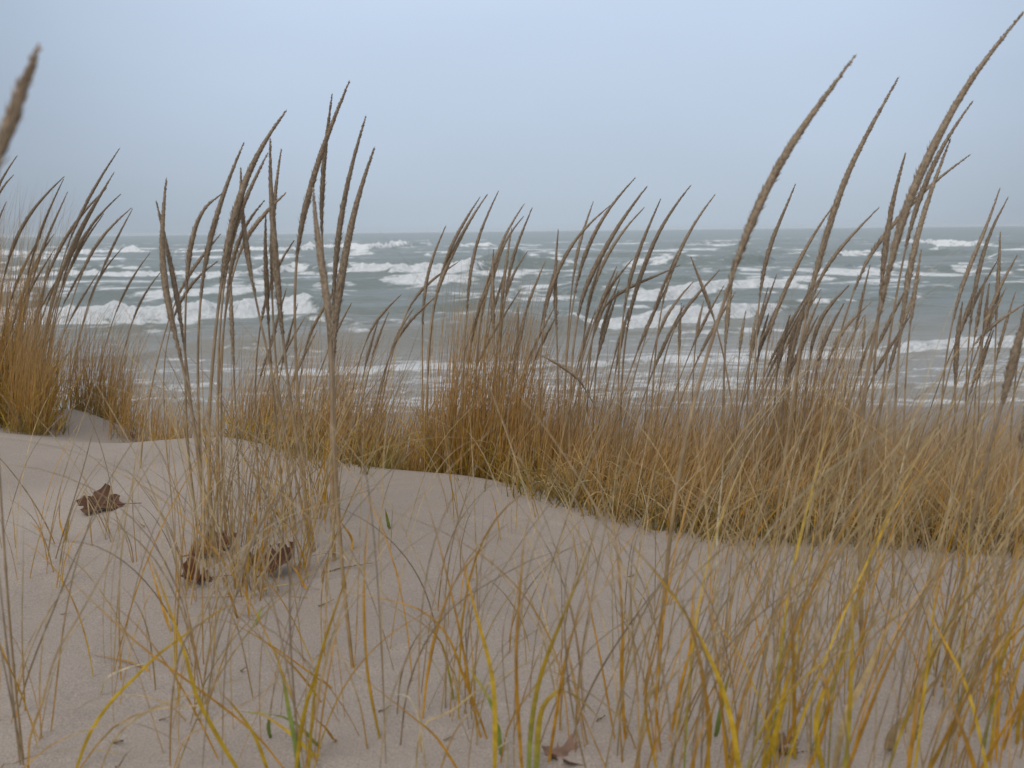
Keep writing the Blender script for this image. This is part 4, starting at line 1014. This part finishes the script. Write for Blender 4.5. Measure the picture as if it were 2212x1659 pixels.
# ------------------------------------------------------------------ fallen leaves and twigs
def oak_outline(n_lobes=3, seed=0):
    r = random.Random(seed)
    right = [(0.0, 0.0), (.03, .06)]
    ys = [.16, .40, .64]
    for k, yb in enumerate(ys[:n_lobes]):
        ex = [.26, .40, .30][k]*r.uniform(.85, 1.15)
        right += [(.07, yb-.02), (ex*.6, yb+.01), (ex*.95, yb+.02), (ex*.82, yb+.08), (ex*1.08, yb+.14), (ex*.68, yb+.13), (ex*.45, yb+.17), (.10, yb+.16)]
    right += [(.06, .84), (.14, .90), (.07, .92), (.0, 1.0)]
    left = [(-x*r.uniform(.85, 1.1), y+r.uniform(-.02, .02)) for x, y in right[1:-1]][::-1]
    return right+left
def fallen_leaf(px, py, size, rz, pitch, roll, curl, label, col=(.10, .045, .022), seed=0, bury=0.0):
    d = hit(px, py); p = at(px, py, d)
    z = float(ground(p[0], p[1]))
    root = thing('oak_leaf', (p[0], p[1], z))
    import bmesh
    bm = bmesh.new()
    out = oak_outline(3, seed)
    vs = [bm.verts.new((x*size, (y-.5)*size, 0)) for x, y in out]
    bm.faces.new(vs)
    bmesh.ops.triangulate(bm, faces=bm.faces[:])
    bmesh.ops.subdivide_edges(bm, edges=bm.edges[:], cuts=3, use_grid_fill=True)
    R = (Matrix.Rotation(rz, 3, 'Z') @ Matrix.Rotation(pitch, 3, 'X') @ Matrix.Rotation(roll, 3, 'Y'))
    lo_ = 9
    for v in bm.verts:
        x, y = v.co.x, v.co.y
        v.co.z = curl*(x*x/size*2.2 + max(0, y)**2/size*1.3) + .05*size*math.sin(y/size*9+seed)*(abs(x)/size*2) + .03*size*math.sin(x/size*17+seed*2)
        v.co = R @ v.co
        lo_ = min(lo_, v.co.z)
    for v in bm.verts: v.co.z -= lo_ + bury - .002
    r_ = bmesh.ops.solidify(bm, geom=bm.faces[:], thickness=.0006)
    me = bpy.data.meshes.new('leaf_blade'); bm.to_mesh(me)
    n = len(me.vertices)
    a = me.color_attributes.new('Col', 'FLOAT_COLOR', 'POINT')
    cc = np.ones((n, 4), np.float32)
    co = np.empty(n*3, np.float32); me.vertices.foreach_get('co', co); co = co.reshape(-1, 3)
    cc[:, :3] = np.array(col)*(0.6+0.9*fbm(co[:, 0]*60+seed, co[:, 1]*60, 3, seed))[:, None]
    a.data.foreach_set('color', cc.ravel())
    me.materials.append(M_DRY)
    link('leaf_blade', me, root)
    # midrib running on into the stalk
    q = []
    for t in np.linspace(1.0, -.35, 16):
        y = (t-.5)*size
        v = Vector((0, y, curl*(max(0, y)**2/size*1.3) + .0012)); v = R @ v
        v.z -= lo_ + bury - .002; q.append(tuple(v))
    V, F, c, _ = tube(np.array(q), np.linspace(.0004, .0011, 16), np.tile(np.array(col)*1.7, (16, 1)), 5)
    link('leaf_stalk', mesh_np('leaf_stalk', V, F, M_DRY, c), root)
    tag(root, label, 'leaf', 'fallen oak leaves on the sand')
    return root
fallen_leaf(220, 1100, .118, math.radians(84), math.radians(-3), math.radians(-24), .45, 'large dark brown lobed oak leaf alone on the sand at left', seed=3)
fallen_leaf(462, 1196, .105, math.radians(-62), math.radians(6), math.radians(20), .8, 'curled brown leaf among stalk feet, upper one of the left bunch', col=(.16, .07, .03), seed=5)
fallen_leaf(424, 1258, .08, math.radians(120), math.radians(5), math.radians(-22), .9, 'small curled brown leaf, lower left under the tall bunch', col=(.13, .055, .03), seed=8)
fallen_leaf(548, 1232, .055, math.radians(60), math.radians(10), math.radians(12), 1.5, 'small yellowish brown leaf between two darker curled leaves', col=(.22, .12, .03), seed=12)
fallen_leaf(606, 1240, .09, math.radians(-60), math.radians(28), math.radians(24), .9, 'curled dark leaf with one lobe standing up beside the stalk feet', col=(.12, .055, .035), seed=15)
fallen_leaf(1228, 1640, .07, math.radians(75), math.radians(3), math.radians(6), .5, 'reddish brown leaf half buried at the bottom edge near the centre', col=(.20, .12, .085), seed=19, bury=.007)
fallen_leaf(1700, 1620, .06, math.radians(95), math.radians(3), math.radians(6), .5, 'dark leaf scrap hidden in grass at the bottom right', col=(.14, .09, .065), seed=23, bury=.005)
fallen_leaf(286, 951, .05, math.radians(40), math.radians(12), math.radians(20), 1.5, 'small brown leaf caught on the crest beside the sand mound', col=(.2, .12, .07), seed=27)
def twig(px0, py0, px1, py1, r, label):
    a = at(px0, py0, hit(px0, py0)); b = at(px1, py1, hit(px1, py1))
    P = np.linspace(a, b, 14); P[:, :2] += rng.normal(0, .0012, (14, 2)); P[:, 2] = ground(P[:, 0], P[:, 1]) + r*.8 + np.linspace(0, .006, 14)
    o = thing('twig', tuple(P[0]))
    V, F, c, _ = tube(P-P[0], np.linspace(r, r*.4, 14), np.tile(BROWN*.7, (14, 1)), 6)
    link('twig_wood', mesh_np('twig_wood', V, F, M_DRY, c), o)
    tag(o, label, 'twig', 'twigs lying on the sand')
twig(700, 1240, 816, 1221, .0016, 'long thin dark twig lying on bare sand right of the curled leaves')
twig(688, 1312, 720, 1303, .0014, 'short dark twig below the long thin one')
for k_ in range(9):
    x_, y_ = [(345, 1560), (520, 1452), (905, 1390), (1010, 1255), (130, 1330), (820, 1540), (1290, 1560), (960, 1600), (1350, 1250)][k_]
    w_ = rng.uniform(14, 34)
    twig(x_, y_, x_+w_, y_+rng.uniform(-6, 6), rng.uniform(.0007, .0013), 'tiny loose scrap of dead stem on bare sand, %s from left' % ORD[sorted([345, 520, 905, 1010, 130, 820, 1290, 960, 1350]).index(x_)])
twig(246, 1608, 264, 1616, .0022, 'tiny dark splinter on the sand near the bottom left')

# small wind-scoured hollows and lee drifts about every foot in the near sand
nx_, ny_ = len(gx), len(gy)
for o in list(C.objects):
    if o.parent is None and o.get('category') in ('grass stalk', 'grass', 'leaf') and o.location.y < 3.2 and abs(o.location.x) < 2.3 and o.location.y > .5:
        x0, y0 = o.location.x, o.location.y
        i0, i1 = np.searchsorted(gx, [x0-.09, x0+.16]); j0, j1 = np.searchsorted(gy, [y0-.09, y0+.09])
        dx = GX[j0:j1, i0:i1]-x0; dy = GY[j0:j1, i0:i1]-y0
        k = 1.0 if o['category'] != 'leaf' else .8
        GZ[j0:j1, i0:i1] -= k*.0065*np.exp(-((dx+.008)**2+dy**2)/.018**2)
        GZ[j0:j1, i0:i1] += k*.0055*np.exp(-((dx-.040)/.045)**2-(dy/.016)**2)
gm.vertices.foreach_set('co', np.stack([GX, GY, GZ], -1).astype(np.float32).ravel()); gm.update()

# ------------------------------------------------------------------ damp air over the lake
hz = np.array([[x, y, z] for x in (-9000, 9000) for y in (-500, 9500) for z in (-12, 14)], float)
hf = np.array([[0, 1, 3, 2], [4, 6, 7, 5], [0, 4, 5, 1], [2, 3, 7, 6], [0, 2, 6, 4], [1, 5, 7, 3]])
hm, ht, hout = newmat('haze')
hv = N(ht, 'ShaderNodeVolumePrincipled'); hv.inputs['Color'].default_value = (0.95, 0.98, 1.03, 1)
hv.inputs['Density'].default_value = 0.00009; hv.inputs['Anisotropy'].default_value = 0.2
ht.links.new(hv.outputs[0], hout.inputs['Volume'])
ho = link('haze', mesh_np('haze', hz, hf, hm, smooth=False)); tag(ho, 'thin damp haze lying over the lake and the dune', kind='stuff')
